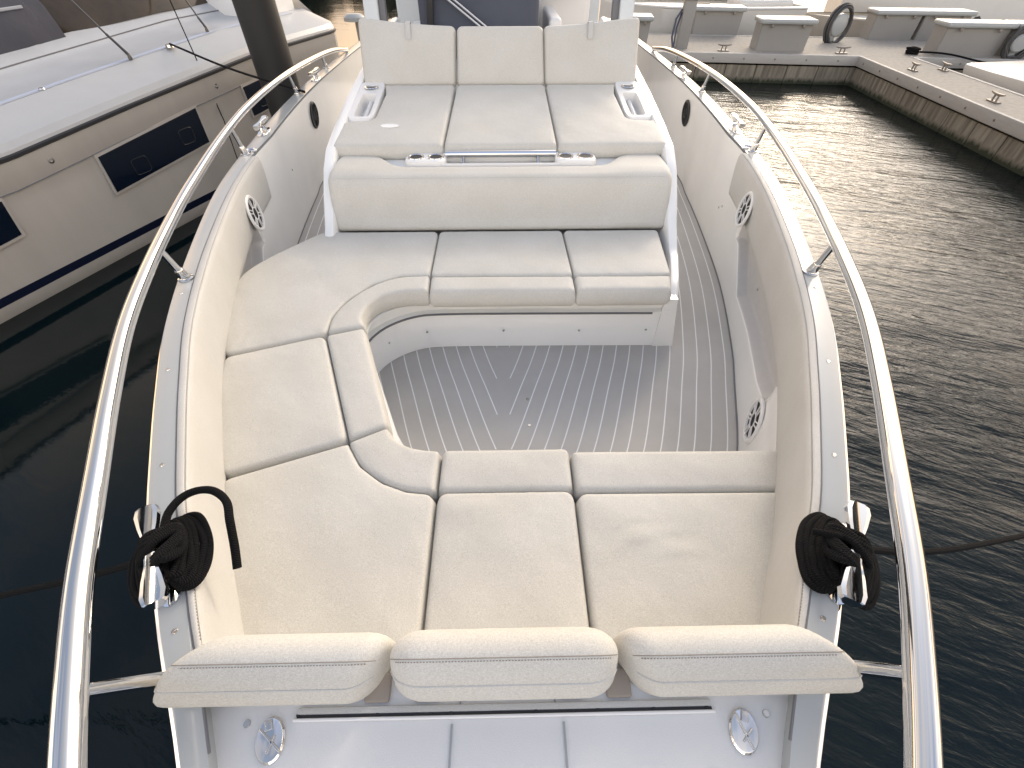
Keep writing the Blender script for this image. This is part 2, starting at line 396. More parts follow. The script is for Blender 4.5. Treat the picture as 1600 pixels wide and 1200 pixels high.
# hull
mb = MB(B); LO = loop(OUT)
secs = [(0, 1.386, 1), (.012, 1.375, 1), (.012, 1.33, 1), (-.004, 1.318, 1), (-.010, 1.2, .99), (-.02, .75, .95), (-.16, .2, .9), (-.4, -.1, .85), (-.9, -.5, .6)]
rows = []
for off, z, k in secs:
    C = offs(OUT, -off) if off > -.02 else OUT.copy()
    if off <= -.02: C = np.stack([np.maximum(0, OUT[:, 0] + off * np.clip(OUT[:, 0] * 2, 0, 1)), OUT[:, 1] * 1 + (-off) * np.clip(1 - OUT[:, 1], 0, 1) * .8], 1)
    C[0, 0] = 0
    rows.append([(p[0], p[1], z) for p in loop(C)])
mb.grid(rows, flip=True)
mb.build('hull', M['gel'], boat, label=None)
# gunwale cap: pale grey moulding
mb = MB(B); LI = loop(INN); rows = []
for off, z in [(1.0, 1.30), (1.0, 1.396), (.96, 1.4), (.10, 1.4), (.04, 1.398), (0, 1.39), (0, 1.375)]:
    rows.append([(LO[i, 0] + (LI[i, 0] - LO[i, 0]) * off, LO[i, 1] + (LI[i, 1] - LO[i, 1]) * off, z) for i in range(len(LO))])
mb.grid(rows, flip=True)
gun = mb.build('gunwale', M['cap'], boat)
# bright rub strip and the dark joint line by the pad
mb = MB(B)
for s in (-1, 1):
    C = offs(OUT, -.006); m_ = (C[:, 1] > -.3) & (C[:, 1] < 7)
    mb.tube([(s * p[0], p[1], 1.372) for p in C[m_]], .0085, 8)
mb.build('rub_rail', M['chrome'], boat)
mb = MB(B)
for s in (-1, 1):
    C = offs(INN, .001); m_ = (C[:, 1] > .05) & (C[:, 1] < 7)
    mb.tube([(s * p[0], p[1], 1.3995) for p in C[m_]], .0022, 6)
mb.build('trim_joint', M['groove'], gun)
# liner (white inner wall) with storage nook
def wall_pt(y, z, s):
    a, b_ = xin(y) - .012, xfl(y)
    t = (z - ZF) / (ZG - ZF)
    if y < 1.3: t = t + (min(1, (z - ZF) / .30) - t) * min(1, (1.3 - y) / .25)
    x = b_ + (a - b_) * t
    if y < 2.9:
        def ss(e0, e1, v):
            q = min(1, max(0, (v - e0) / (e1 - e0))); return q * q * (3 - 2 * q)
        zlow = np.interp(y, [1.18, 1.35, 2.1, 2.42], [1.02, .975, .90, 1.05])
        x += .062 * ss(1.16, 1.28, y) * (1 - ss(2.40, 2.50, y)) * ss(zlow - .012, zlow + .012, z) * (1 - ss(1.24, 1.30, z))
    return (s * x, y, z)
ys = list(np.arange(.30, 2.8, .018)) + list(np.arange(2.8, 7.4, .06)); zs = list(np.linspace(ZF - .02, 1.0, 12)) + list(np.linspace(1.01, 1.395, 16))
mb = MB(B)
zs = sorted(set([ZF - .02] + list(np.linspace(ZF, .87, 5)) + list(np.linspace(.88, 1.07, 24)) + list(np.linspace(1.08, 1.395, 16))))
def zrow(y):
    zl = float(np.interp(y, [1.18, 1.35, 2.1, 2.42], [1.02, .975, .90, 1.05]))
    return [ZF - .02] + list(np.linspace(ZF, zl - .02, 6)) + [zl + q for q in (-.013, -.009, -.005, 0, .005, .009, .013)] + list(np.linspace(zl + .03, 1.395, 16))
for s in (-1, 1):
    st_ = len(mb.f); mb.grid([[wall_pt(y, z, s) for z in zrow(y)] for y in ys], flip=(s > 0)); nz = len(zrow(1)) - 1
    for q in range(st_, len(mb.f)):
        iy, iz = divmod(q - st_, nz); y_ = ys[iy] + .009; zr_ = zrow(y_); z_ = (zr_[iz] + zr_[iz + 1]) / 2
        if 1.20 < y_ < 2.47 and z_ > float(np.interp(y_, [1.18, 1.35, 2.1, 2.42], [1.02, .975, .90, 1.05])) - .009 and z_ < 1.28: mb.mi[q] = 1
liner = mb.build('liner', [M['gel'], mat('pocket_shade', (.56, .54, .52), .6, var=.05, vscale=20)], boat, recalc=False, smooth=50)  # nook faces coloured darker, standing in for the shade inside the recess
# sole with caulk lines
mb = MB(B); n = len(floor_pts)
fp = [(p[0] + .02, p[1]) for p in floor_pts]
mb.add([(-a, b_, ZF) for a, b_ in fp] + [(a, b_, ZF) for a, b_ in fp], [[i, i + 1, n + i + 1, n + i] for i in range(n - 1)])
SP = .0705
for s in (-1, 1):
    for k in range(0, 24):
        off = .045 + k * SP; pts = []
        for y in np.arange(.85, 7.2, .04):
            # offset along the normal of the floor edge
            x = xfl(y) - off * 1.04
            pts.append((x, y))
        run = []
        for (x, y) in pts:
            if x > .028: run.append((x, y))
            elif run: pass
        if len(run) > 2:
            w = .003
            mb.grid([[(s * (x - w), y, ZF + .0015) for x, y in run], [(s * (x + w), y, ZF + .0015) for x, y in run]], mi=1, flip=(s < 0))
sole = mb.build('sole', [M['foam'], M['foamline']], boat, recalc=False)
mb = MB(B)
for s in (-1, 1): mb.tube([(s * (p[0] - .002), p[1], ZF + .003) for p in floor_pts if p[1] < 7], .0045, 6)
mb.build('sole_edge_seal', M['groove'], boat)
for (x, y) in ((.116, 1.466), (.118, 1.302)):
    mb = MB(B); mb.lathe((x, y, ZF), [(.0, .004), (.007, .004), (.0085, .0)], 14); mb.build('floor_snap', M['brushed'], boat)

# coaming pads
def coaming(s):
    Y = [y for y in np.arange(.19, 2.83, .03)]; rows = []
    bm_ = MB(B)
    prof = [(.004, 1.385), (.001, 1.400), (.006, 1.406), (.024, 1.407), (.029, 1.404), (.0305, 1.4015), (.032, 1.4035), (.037, 1.398), (.041, 1.380), (.041, 1.33), (.036, 1.25), (.030, 1.185), (.026, 1.16), (.018, 1.148), (.0, 1.145), (-.05, 1.145), (-.05, 1.385)]
    for i, y in enumerate(Y):
        t = np.array([xin(y + .02) - xin(y - .02), .04]); t /= np.linalg.norm(t); nx, ny = -t[1], t[0]
        e = min(i, len(Y) - 1 - i); k = [.55, .8, .93, 1][min(e, 3)]; kw_ = float(np.interp(y, [.2, .6, 1.1, 1.5], [.45, .75, .9, 1.1]))
        rows.append([(s * (xin(y) + nx * o * (kw_ if o > .02 else 1)), y + ny * o * (kw_ if o > .02 else 1), (z if k == 1 else 1.25 + (z - 1.25) * (.96 + .04 * k))) for o, z in prof])
    bm_.grid(rows, closev=True, flip=(s > 0)); bm_.ngon(rows[0]); bm_.ngon(rows[-1])
    o = bm_.build('coaming_pad', M['padfab'], boat, smooth=70)
    st = MB(B)
    for i in range(2, len(rows) - 2):       # stitch dashes along the piping
        for q in np.linspace(0, 1, 5, endpoint=False):
            a, b_ = Vector(rows[i][4]), Vector(rows[i + 1][4]); p = a.lerp(b_, q); e = a.lerp(b_, q + .11)
            st.tube([p + Vector((0, 0, .0004)), e + Vector((0, 0, .0004))], .0008, 4)
    st.build('stitching', M['thread'], o)
for s in (-1, 1): coaming(s)

# ------------------------------------------------------------------ seat base (U-shaped moulding)
front = [(.858, 1.854), (.0, 1.864), (-.33, 1.862), (-.44, 1.845), (-.53, 1.80), (-.60, 1.735), (-.645, 1.65), (-.65, 1.56), (-.62, 1.46), (-.44, 1.02), (-.40, .94), (-.34, .86), (-.26, .81), (-.15, .80), (.89, .80)]
FR = crom(front, 120)
def inset_open(C, d):
    t = np.gradient(C, axis=0); t /= np.linalg.norm(t, axis=1)[:, None]
    return C + np.stack([-t[:, 1], t[:, 0]], 1) * d
mb = MB(B)
lev = [(.0, ZF), (0.004, ZF + .004), (-.012, .958), (-.016, .963), (.008, .964), (.008, .975), (-.022, .976), (-.026, 1.068), (-.018, 1.078), (.05, 1.08)]
mb.grid([[(p[0], p[1], z) for p in inset_open(FR, d)] for d, z in lev])
sbase = mb.build('seat_base', M['gel'], boat, recalc=False, smooth=40)
mb = MB(B); q = inset_open(FR, 0.03)
top = [tuple(p) for p in q] + [(.90, .80), (.62, .25), (-.62, .25)] + [(-(xin(y) + .0), y) for y in np.arange(.4, 2.1, .1)] + [(-.95, 2.5), (.86, 2.5)]
mb.ngon([(x, y, 1.079) for x, y in top]); mb.build('seat_base_top', M['gel'], sbase, recalc=False)
mb = MB(B); mb.tube([(p[0], p[1], ZF + .004) for p in inset_open(FR, -.004)], .0045, 6); mb.build('base_seal', M['groove'], sbase)
mb = MB(B); mb.tube([(p[0], p[1], .9695) for p in inset_open(FR, .010)[3:70]], .006, 6); mb.build('locker_gap', M['groove'], sbase)
mb = MB(B); mb.box((.01, 1.797, 1.075), (.05, .02, .014), bev=.003); mb.build('lid_latch', M['brushed'], sbase)
for (x, y) in ((-.583, 1.765), (-.397, 1.850), (.004, 1.855), (.401, 1.849), (.755, 1.848)):
    mb = MB(B); mb.lathe((x, y - .001, .86), [(0, .004), (.005, .0035), (.0065, 0)], 12, axis=(0, -1, .03)); mb.build('screw', M['brushed'], sbase)

# ------------------------------------------------------------------ cushions
def flat(z0): return lambda a, b_, h: (a, b_, z0 + h)
def cushion(label, parts, zt=ZS, group="seat cushions of the bow lounge", thick=.09):
    xs = [p[0] for pt in parts for c in pt[1:5] for p in c]; ysl = [p[1] for pt in parts for c in pt[1:5] for p in c]
    root = empty('seat_cushion', B(((min(xs) + max(xs)) / 2, (min(ysl) + max(ysl)) / 2, zt - thick)), label, 'cushion', group)
    for pt in parts:
        kw = dict(pt[5]) if len(pt) > 5 else {}
        z = kw.pop('z', zt)
        pad(pt[0], pt[1], pt[2], pt[3], pt[4], flat(z), thick - (zt - z), root, **kw)
    return root
arc = [(-.728, 1.462), (-.737, 1.575), (-.704, 1.69), (-.615, 1.82), (-.493, 1.893), (-.351, 1.905)]
arci = [(-.728, 1.470), (-.733, 1.575), (-.699, 1.687), (-.612, 1.813), (-.493, 1.887), (-.351, 1.899)]
cushion("large curved corner cushion at the left of the console seat, with a crease across it", [
    ('main_panel', [(-1.098, 1.335), (-.735, 1.462)], [*[(p[0] - .001, p[1] + .001) for p in arc], (-.350, 2.1), (-.352, 2.345)], [(-.99, 2.345), (-.352, 2.345)],
     [(-1.098, 1.335), (-1.20, 1.60), (-1.262, 1.86), (-1.20, 2.06), (-.99, 2.345)], dict(curved=('l',), wrinkles=[(-.93, 1.93, -.95, .18, .013, .009)])),
    ('front_bolster', [(-.728, 1.468), (-.583, 1.512)], [(-.583, 1.512), (-.607, 1.58), (-.598, 1.66), (-.548, 1.728), (-.455, 1.765), (-.345, 1.768)], [(-.345, 1.899), (-.345, 1.768)],
     arci, dict(curved=('l', 'r'), rc=.012, r=.015, crown=.008))])
cushion("side cushion along the left coaming, between the two curved corner cushions", [
    ('main_panel', [(-.868, .776), (-.512, .908)], [(-.512, .908), (-.733, 1.450)], [(-1.092, 1.322), (-.733, 1.450)], [(-.868, .776), (-.992, 1.02), (-1.092, 1.322)], dict(curved=('l',))),
    ('front_bolster', [(-.506, .912), (-.386, .968)], [(-.386, .968), (-.583, 1.500)], [(-.727, 1.452), (-.583, 1.500)], [(-.506, .912), (-.727, 1.452)], dict(rc=.016, r=.015, crown=.008))])
arc2 = [(-.860, .762), (-.512, .894)]
arc3 = [(-.506, .900), (-.448, .812), (-.368, .750), (-.288, .718), (-.203, .708)]
cushion("curved corner cushion at the lower left, under the end of the loose black rope", [
    ('main_panel', [(-.635, .262), (-.199, .262)], [(-.199, .262), (-.203, .702)], arc2 + [(p[0] - .002, p[1] - .003) for p in arc3], [(-.635, .262), (-.770, .553), (-.860, .762)], dict(curved=('l',))),
    ('front_bolster', arc3, [(-.203, .708), (-.203, .862)], [(-.388, .962), (-.361, .918), (-.313, .884), (-.259, .868), (-.203, .862)], [(-.506, .900), (-.388, .962)], dict(curved=('b', 't'), rc=.014, r=.015, crown=.008))])
cushion("middle cushion of the three nearest the camera, narrow between two wider ones", [
    ('main_panel', [(-.190, .262), (.207, .262)], [(.207, .262), (.211, .707)], [(-.193, .707), (.211, .707)], [(-.190, .262), (-.193, .707)]),
    ('front_bolster', [(-.193, .709), (.211, .709)], [(.211, .709), (.213, .864)], [(-.192, .864), (.213, .864)], [(-.193, .709), (-.192, .864)], dict(rc=.02, r=.015, crown=.008))])
cushion("wide cushion at the lower right with small wrinkles, below the round wall speaker", [
    ('main_panel', [(.216, .262), (.635, .262)], [(.635, .262), (.838, .693)], [(.222, .698), (.838, .693)], [(.216, .262), (.222, .698)], dict(wrinkles=[(.37, .560, .25, .06, .010, .0075), (.475, .525, .1, .045, .009, .0085), (.42, .50, .4, .03, .01, -.002)])),
    ('front_bolster', [(.222, .703), (.838, .698)], [(.838, .698), (.900, .846)], [(.220, .852), (.900, .846)], [(.222, .703), (.220, .852)], dict(rc=.02, r=.015, crown=.008))])
cushion("middle cushion of the console seat, right of the curved corner cushion", [
    ('main_panel', [(-.344, 1.897), (.344, 1.891)], [(.344, 1.891), (.334, 2.345)], [(-.344, 2.345), (.334, 2.345)], [(-.344, 1.897), (-.344, 2.345)]),
    ('front_bolster', [(-.337, 1.758), (.344, 1.754)], [(.344, 1.754), (.344, 1.889)], [(-.344, 1.895), (.344, 1.889)], [(-.337, 1.758), (-.344, 1.895)], dict(rc=.018, r=.024, crown=.008))])
cushion("small cushion at the right end of the console seat, beside the white side panel", [
    ('main_panel', [(.351, 1.890), (.822, 1.886)], [(.822, 1.886), (.868, 2.345)], [(.342, 2.345), (.868, 2.345)], [(.351, 1.890), (.342, 2.345)]),
    ('front_bolster', [(.351, 1.754), (.792, 1.756)], [(.792, 1.756), (.822, 1.884)], [(.351, 1.888), (.822, 1.884)], [(.351, 1.754), (.351, 1.888)], dict(rc=.018, r=.024, crown=.008))])

# ------------------------------------------------------------------ console seat back (one long padded backrest)
def back_prof(x):
    k = 1 / (1 + math.exp((abs(x + .0) - .64) / .03))         # 1 in the middle, 0 outboard
    yb = 2.755 - .16 * k; zt = 1.437 - .004 * k
    pts = [(2.375, 1.16), (2.385, 1.22), (2.41, 1.32), (2.435, 1.39), (2.46, 1.422), (2.50, zt - .003), (2.54, zt + .003), (yb - .035, zt), (yb, zt - .022), (yb + .005, zt - .08), (yb, 1.2), (2.55, 1.15)]
    return crom(pts, 48, closed=True)
br = empty('console_backrest', B((0, 2.5, 1.16)), "long padded cream backrest of the console seat, under the cup holder tray", "backrest")
mb = MB(B); xs = sorted(set([-.93 + v for v in (0, .002, .006, .012, .02, .03, .042)] + list(np.linspace(-.87, .87, 90)) + [.93 - v for v in (0, .002, .006, .012, .02, .03, .042)]))
rows = loftx(mb, xs, back_prof, .042, .14, None)
mb.build('backrest_cushion', M['fabric'], br, smooth=70)
mb = MB(B)
sm = []
for r_ in rows[7:-7]:
    r3 = [Vector(q) for q in r_ if q[2] > 1.36 and q[1] < 2.53]; r3.sort(key=lambda q: q.y)
    ya = np.array([q.y for q in r3]); za = np.array([q.z for q in r3]); sm.append((r3[0].x, 2.452, float(np.interp(2.452, ya, za)) + .0006))
mb.tube(sm, .0022, 6); mb.build('piping', M['padfab'], br)

# ------------------------------------------------------------------ console body and white side panels
con = empty('console', B((0, 3.3, ZF)), parent=boat)
mb = MB(B)
def arm_z(y): return float(np.interp(y, [1.80, 1.90, 2.0, 2.19, 2.34, 2.48, 2.60, 2.73, 3.0, 3.38, 4.0, 4.6, 5.2], [1.06, 1.10, 1.11, 1.13, 1.21, 1.33, 1.42, 1.475, 1.525, 1.58, 1.67, 1.74, 1.80]))
def arm_x(y): return float(np.interp(y, [1.80, 1.87, 2.0, 2.14, 2.3, 2.5, 2.75, 3.4, 4.4, 5.2], [.862, .880, .914, .946, .966, .980, .994, 1.0, .985, .95]))
Ys = np.arange(1.848, 5.1, .03); wd = .055
armsrf = {}
for s in (-1, 1):
    mb = MB(B); rows = []
    for y in Ys:
        zt, xo = arm_z(y), arm_x(y); yb = y; w = float(np.interp(y, [1.86, 2.1, 2.6, 5], [.052, .056, .066, .07]))
        rows.append([(s * (xo + float(np.interp(y, [1.85, 2.2, 2.6], [.05, .03, .02]))), yb, ZF), (s * (xo + .012), y, zt - .25 if zt > 1.2 else zt - .1), (s * xo, y, zt - .02), (s * (xo - .008), y, zt - .004), (s * (xo - w * .5), y, zt + .003), (s * (xo - w + .008), y, zt - .002), (s * (xo - w), y, zt - .02), (s * (xo - w - .01), y, 1.0), (s * (xo - w - .01), y, ZF)])
    mb.grid(rows, flip=(s < 0))
    f0 = rows[0]
    mb.ngon(f0)
    mb.build('side_panel', M['gel'], con, recalc=False, smooth=40)
mb = MB(B); zs_ = lambda y: 1.482 + (y - 2.74) * .143 - .078
mb.grid([[(-.925, y, ZF), (-.925, y, zs_(y)), (.925, y, zs_(y)), (.925, y, ZF)] for y in np.linspace(2.66, 3.66, 8)])
mb.ngon([(-.925, 2.66, ZF), (-.925, 2.66, zs_(2.66)), (.925, 2.66, zs_(2.66)), (.925, 2.66, ZF)])
mb.box((0, 4.35, 1.17), (1.85, 1.4, .86), bev=.03)
mb.build('console_body', M['gel'], con)
# cup holder tray with grab rail
tray = empty('cup_holder_tray', B((0, 2.68, 1.41)), parent=con)
mb = MB(B)
outl = []
for k in range(40):
    a = 2 * math.pi * k / 40; cx = .53 * (1 if math.cos(a) > 0 else -1); outl.append((cx + .065 * math.cos(a), 2.672 + .068 * math.sin(a)))
for s in (-1, 1):
    o2 = [(s * (.42 + .0) + (.115 + .0) * np.sign(math.cos(a)) * abs(math.cos(a)) ** .45, 2.672 + .070 * np.sign(math.sin(a)) * abs(math.sin(a)) ** .7) for a in np.linspace(0, 2 * math.pi, 48, endpoint=False)]
    c = np.mean(o2, 0)
    mb.grid([[tuple((c + (np.array(p) - c) * k)) + (z,) for p in o2] for k, z in ((1, 1.38), (1, 1.432), (.97, 1.442), (.9, 1.446), (0.02, 1.446))], closev=True)
mb.box((0, 2.727, 1.425), (.66, .022, .046), bev=.006); mb.box((0, 2.618, 1.415), (.66, .012, .03), bev=.004)
mb.build('tray', M['plastic'], con)
mb = MB(B); mb.box((0, 2.66, 1.385), (.62, .15, .03)); mb.build('tray_recess', M['padfab'], con)
for x in (-.475, -.364, .364, .475):
    mb = MB(B); mb.lathe((x, 2.674, 1.4465), [(.0465, 0), (.045, .004), (.038, .004), (.034, -.001), (.033, -.0005)], 28)
    ch = mb.build('cup_holder', M['chrome'], con)
    mb = MB(B); mb.lathe((x, 2.674, 1.447), [(.0345, .0006), (.001, .0004)], 28); mb.build('cup_well', M['black_in'], ch)
mb = MB(B); mb.tube([(-.31, 2.700, 1.452), (.31, 2.700, 1.452)], .018, 16); mb.build('grab_bar', M['chrome'], con)
for x in (-.21, .21):
    mb = MB(B); mb.tube([(x, 2.70, 1.445), (x, 2.66, 1.40)], .008, 10); mb.build('bar_stay', M['brushed'], con)

# ------------------------------------------------------------------ sunpad
def sunf(a, b_, h): return (a, b_, 1.482 + (b_ - 2.74) * .143 + h)
zf = lambda y: 1.482 + (y - 2.74) * .143
heads = {}
labs = {-1: "left sunpad cushion on the console, with a small pale oval patch", 0: "middle sunpad cushion on the console, with a straight raised headrest", 1: "right sunpad cushion on the console, its raised headrest climbing to the right"}
for c in (-1, 0, 1):
    root = empty('sunpad_cushion', B((c * .63, 3.1, 1.44)), labs[c], 'cushion', "sunpad cushions on the console")
    if c == 0:
        pad('main_panel', [(-.322, 2.745), (.322, 2.745)], [(.322, 2.745), (.301, 3.575)], [(-.293, 3.575), (.301, 3.575)], [(-.322, 2.745), (-.293, 3.575)], sunf, .075, root, r=.018)
        hb, ht = [(-.293, 0), (.301, 0)], [(-.277, .335), (.285, .335)]
    else:
        i0, i1 = (.330, .309)
        side = [(.952, 2.745), (.948, 3.01), (.94, 3.045), (.80, 3.055), (.77, 3.09), (.755, 3.45), (.775, 3.555), (.80, 3.575)]
        b0 = [(i0, 2.745), (.952, 2.745)]; t0 = [(i1, 3.575), (.80, 3.575)]; l0 = [(i0, 2.745), (i1, 3.575)]
        if c > 0: pad('main_panel', b0, side, t0, l0, sunf, .075, root, r=.018, curved=(), rc=.02)
        else:
            mx = lambda L: [(-x, y) for x, y in L]
            pad('main_panel', mx(b0)[::-1], mx(l0), mx(t0)[::-1], mx(side), sunf, .075, root, r=.018, curved=(), rc=.02)
        hb, ht = [(.309, 0), (.925, 0)], [(.295, .335), (.58, .355), (.93, .395)]
        if c < 0: hb, ht = [(-x, y) for x, y in hb][::-1], [(-x, y) for x, y in ht][::-1]
    def headf(a, b_, h):
        lean = .40 + .12 * max(0, (abs(a) - .3)); ca, sa = math.cos(lean), math.sin(lean)
        y0 = 3.60; z0 = 1.588
        lift = .05 * max(0, (abs(a) - .55)) * b_ * 0
        return (a, y0 + b_ * sa - h * ca, z0 + b_ * ca + h * sa + lift)
    o, ol = pad('headrest', hb, [hb[1], ht[-1]], ht, [hb[0], ht[0]], headf, .065, root, r=.022, curved=('t',), crown=.008)
    # loop tab on the top edge
    if c != 0:
        xt = c * .60; mb = MB(B)
        pts = [headf(xt, .26, .014), headf(xt, .30, .018), headf(xt, .352, .012), headf(xt, .366, -.01), headf(xt, .36, -.05)]
        w = .016
        mb.grid([[(p[0] - w, p[1], p[2]) for p in pts], [(p[0] + w, p[1], p[2]) for p in pts]]); mb.build('pull_tab', M['padfab'], root)
    if c == -1:
        mb = MB(B); N = 32
        mb.grid([[(-.655 + .055 * k * math.cos(a), 2.955 + .022 * k * math.sin(a), zf(2.955 + .022 * k * math.sin(a)) + zz) for a in np.linspace(0, 6.2832, N, endpoint=False)] for k, zz in ((1, .0125), (.97, .0155), (.5, .016), (.02, .016))], closev=True)
        mb.build('vinyl_patch', M['gel'], root)
# side trays with a grab slot, each with a small cup hole
for s in (-1, 1):
    t_ = empty('armrest_tray', B((s * .85, 3.35, zf(3.3))), parent=con)
    mb = MB(B)
    ring = [(s * (.86 + .085 * np.sign(math.cos(a)) * abs(math.cos(a)) ** .35), 3.35 + .275 * np.sign(math.sin(a)) * abs(math.sin(a)) ** .35) for a in np.linspace(0, 2 * math.pi, 60, endpoint=False)]
    slot = [(s * (.853 + .048 * np.sign(math.cos(a)) * abs(math.cos(a)) ** .3), 3.27 + .165 * np.sign(math.sin(a)) * abs(math.sin(a)) ** .3) for a in np.linspace(0, 2 * math.pi, 60, endpoint=False)]
    mb.grid([[(p[0], p[1], zf(p[1]) + z) for p in R_] for R_, z in ((ring, -.08), (ring, -.008), ([(p[0] * .985 + s * .013, 3.35 + (p[1] - 3.35) * .975) for p in ring], .002), (slot, .002), (slot, -.10))], closev=True, flip=(s > 0))
    mb.add([(p[0], p[1], zf(p[1]) - .09) for p in slot], [list(range(60))])
    mb.build('tray_moulding', M['plastic'], con)
    mb = MB(B); mb.tube([(s * .855, 3.12, zf(3.12) - .045), (s * .855, 3.42, zf(3.42) - .045)], .013, 12); mb.build('grab_bar', M['plastic'], con)
    mb = MB(B); mb.lathe((s * .86, 3.53, zf(3.53) + .003), [(.047, 0), (.045, .004), (.036, .004), (.033, 0)], 24); cp = mb.build('cup_holder', M['chrome'], con)
    mb = MB(B); mb.lathe((s * .86, 3.53, zf(3.53) + .0045), [(.034, .0), (.001, -.0005)], 24); mb.build('cup_well', M['black_in'], cp)
bpy.data.objects.remove(tray)
for o in [o for o in bpy.data.objects if o.name.startswith('armrest_tray')]: bpy.data.objects.remove(o)

# windscreen frame, glass and covered dash behind the headrests
M['navy'] = mat('grey_blue_canvas', (.075, .085, .115), .8, var=.1, vscale=6, bump=.004, bscale=5)
M['frame'] = mat('white_frame', (.62, .66, .68), .25)
ws = empty('windscreen', B((0, 4.2, 1.75)), parent=boat)
for s in (-1, 1):
    mb = MB(B); mb.box((s * .905, 4.15, 2.0), (.10, .07, .9), bev=.012, rot=Matrix.Rotation(R(-14), 3, 'X'))
    p = mb.build('frame_post', M['frame'], boat)
    mb = MB(B); mb.box((s * .832, 4.18, 2.0), (.045, .06, .9), bev=.005, rot=Matrix.Rotation(R(-14), 3, 'X'))
    mb.build('frame_gasket', M['groove'], p)
bpy.data.objects.remove(ws)
gm = bpy.data.materials.new('tinted_glass'); gm.use_nodes = True; gb = gm.node_tree.nodes["Principled BSDF"]
gb.inputs["Base Color"].default_value = (.8, .85, .9, 1); gb.inputs["Roughness"].default_value = .02; gb.inputs["Transmission Weight"].default_value = 1.0; gb.inputs["IOR"].default_value = 1.02
M['glass'] = gm
dc = MB(B)
def cov(x): # rounded cover body sections
    return None
yy = [4.35, 4.38, 4.5, 5.0, 5.4, 5.45]
dc.box((-.16, 4.85, 2.02), (.93, .9, .95), bev=.10)
dc.build('dash_cover', M['navy'], boat, label='grey-blue canvas cover over the dash behind the windscreen')
mb = MB(B)
for dx in (0, .045): mb.tube([(-.60 + dx, 4.36, 2.12), (-.10 + dx, 4.36, 1.78)], .009, 8)
mb.build('wiper_arm', M['brushed'], boat)
mb = MB(B); mb.box((-.515, 4.37, 1.98), (.05, .05, .5), bev=.01, rot=Matrix.Rotation(R(6), 3, 'Y')); mb.build('wiper_motor', M['dark'], boat)
mb = MB(B); mb.box((.56, 5.6, 1.75), (.55, .5, .5), bev=.06); mb.box((.44, 4.9, 1.6), (.10, .8, .5), bev=.03)
mb.build('helm_seat', M['plastic'], boat)
mb = MB(B); mb.lathe((.64, 5.15, 2.02), [(.0, .05), (.07, .04), (.09, 0), (.06, -.06), (0, -.08)], 16, axis=(0, -.6, 1)); mb.tube([(.44, 5.1, 2.0), (.62, 5.15, 2.01)], .015, 8)
mb.tube([(.62, 5.2, 2.02), (.5, 5.35, 2.2), (.42, 5.5, 2.35)], .03, 10)
mb.build('throttle', M['navy'], boat)
mb = MB(B); mb.box((-.70, 5.75, 1.6), (.62, .10, 1.9), bev=.02); mb.box((.62, 6.0, 1.6), (.80, .10, 1.9), bev=.02); mb.box((0, 5.9, 1.45), (.8, .12, 1.4), bev=.02)
mb.build('helm_bulkhead', M['frame'], boat)
mb = MB(B); mb.box((-.70, 5.2, 1.66), (.22, .30, .16), bev=.03); mb.tube([(-.80, 5.1, 1.2), (-.62, 5.1, 1.9)], .018, 8); mb.build('cabin_step', M['plastic'], boat)

# ------------------------------------------------------------------ bow deck in front of the backrests
mb = MB(B)
dk = [(s_, y_) for s_, y_ in [(xin(y), y) for y in np.linspace(-.30, .225, 24)]]
pts = [(-x, y) for x, y in dk[::-1]] + [(x, y) for x, y in dk]
mb.ngon([(x, y, 1.372) for x, y in pts])
mb.grid([[(x, .225, 1.372) for x in np.linspace(-.55, .55, 10)], [(x, .235, 1.36) for x in np.linspace(-.55, .55, 10)], [(x, .24, 1.05) for x in np.linspace(-.58, .58, 10)]])
deck = mb.build('foredeck', M['deckgel'], boat, recalc=False)
for c_, d_ in (((-.088, .06, 1.3735), (.0035, .13, .003)), ((.108, .06, 1.3735), (.0035, .13, .003)), ((-.075, .185, 1.3735), (.003, .075, .003)), ((.095, .185, 1.3735), (.003, .075, .003))):
    mb = MB(B); mb.box(c_, d_); mb.build('hatch_seam', M['seam'], deck)
mb = MB(B); mb.box((.006, .1345, 1.3765), (.745, .005, .008), bev=.002); mb.build('drain_lip', M['plastic'], deck)
mb = MB(B); mb.box((.006, .1395, 1.3742), (.735, .0045, .004)); mb.build('drain_gap', M['dark'], deck)
mb = MB(B); mb.box((.006, .1475, 1.3755), (.735, .010, .006), bev=.001); mb.build('hinge_strip', M['padfab'], deck)
for x in (-.36, -.22, -.09, .06, .17, .27, .365):
    mb = MB(B); mb.lathe((x, .1415, 1.377), [(0, .001), (.003, .001), (.003, -.003)], 8); mb.build('hinge_screw', M['dark'], deck)
for (x, y, s) in ((-.397, .108, -1), (.418, .106, 1)):
    mb = MB(B); ang = R(90 + s * -20); xd = (math.cos(ang), math.sin(ang), 0)
    mb.lathe((x, y, 1.372), [(.034, 0), (.034, .005), (.031, .008), (.029, .0075), (.0, .0065)], 36, sx=1.0, sy=.72, xdir=xd)
    lt = mb.build('flush_latch', M['chrome'], deck)
    mb = MB(B); rz = ang + R(35)
    mb.box((x, y, 1.3805), (.052, .004, .003), rz=rz, bev=.001); mb.box((x + .004, y - .006, 1.3805), (.026, .004, .003), rz=rz - R(65), bev=.001)
    mb.box((x + .008 * s, y + .02, 1.3808), (.016, .012, .003), rz=ang, bev=.001)
    mb.build('latch_lever', M['brushed'], lt)
for (x, y) in ((-.447, .132), (.468, .130), (-.33, .047), (.345, .05)):
    mb = MB(B); mb.lathe((x, y, 1.372), [(0, .0035), (.005, .0035), (.0065, 0)], 14); mb.build('screw', M['brushed'], deck)
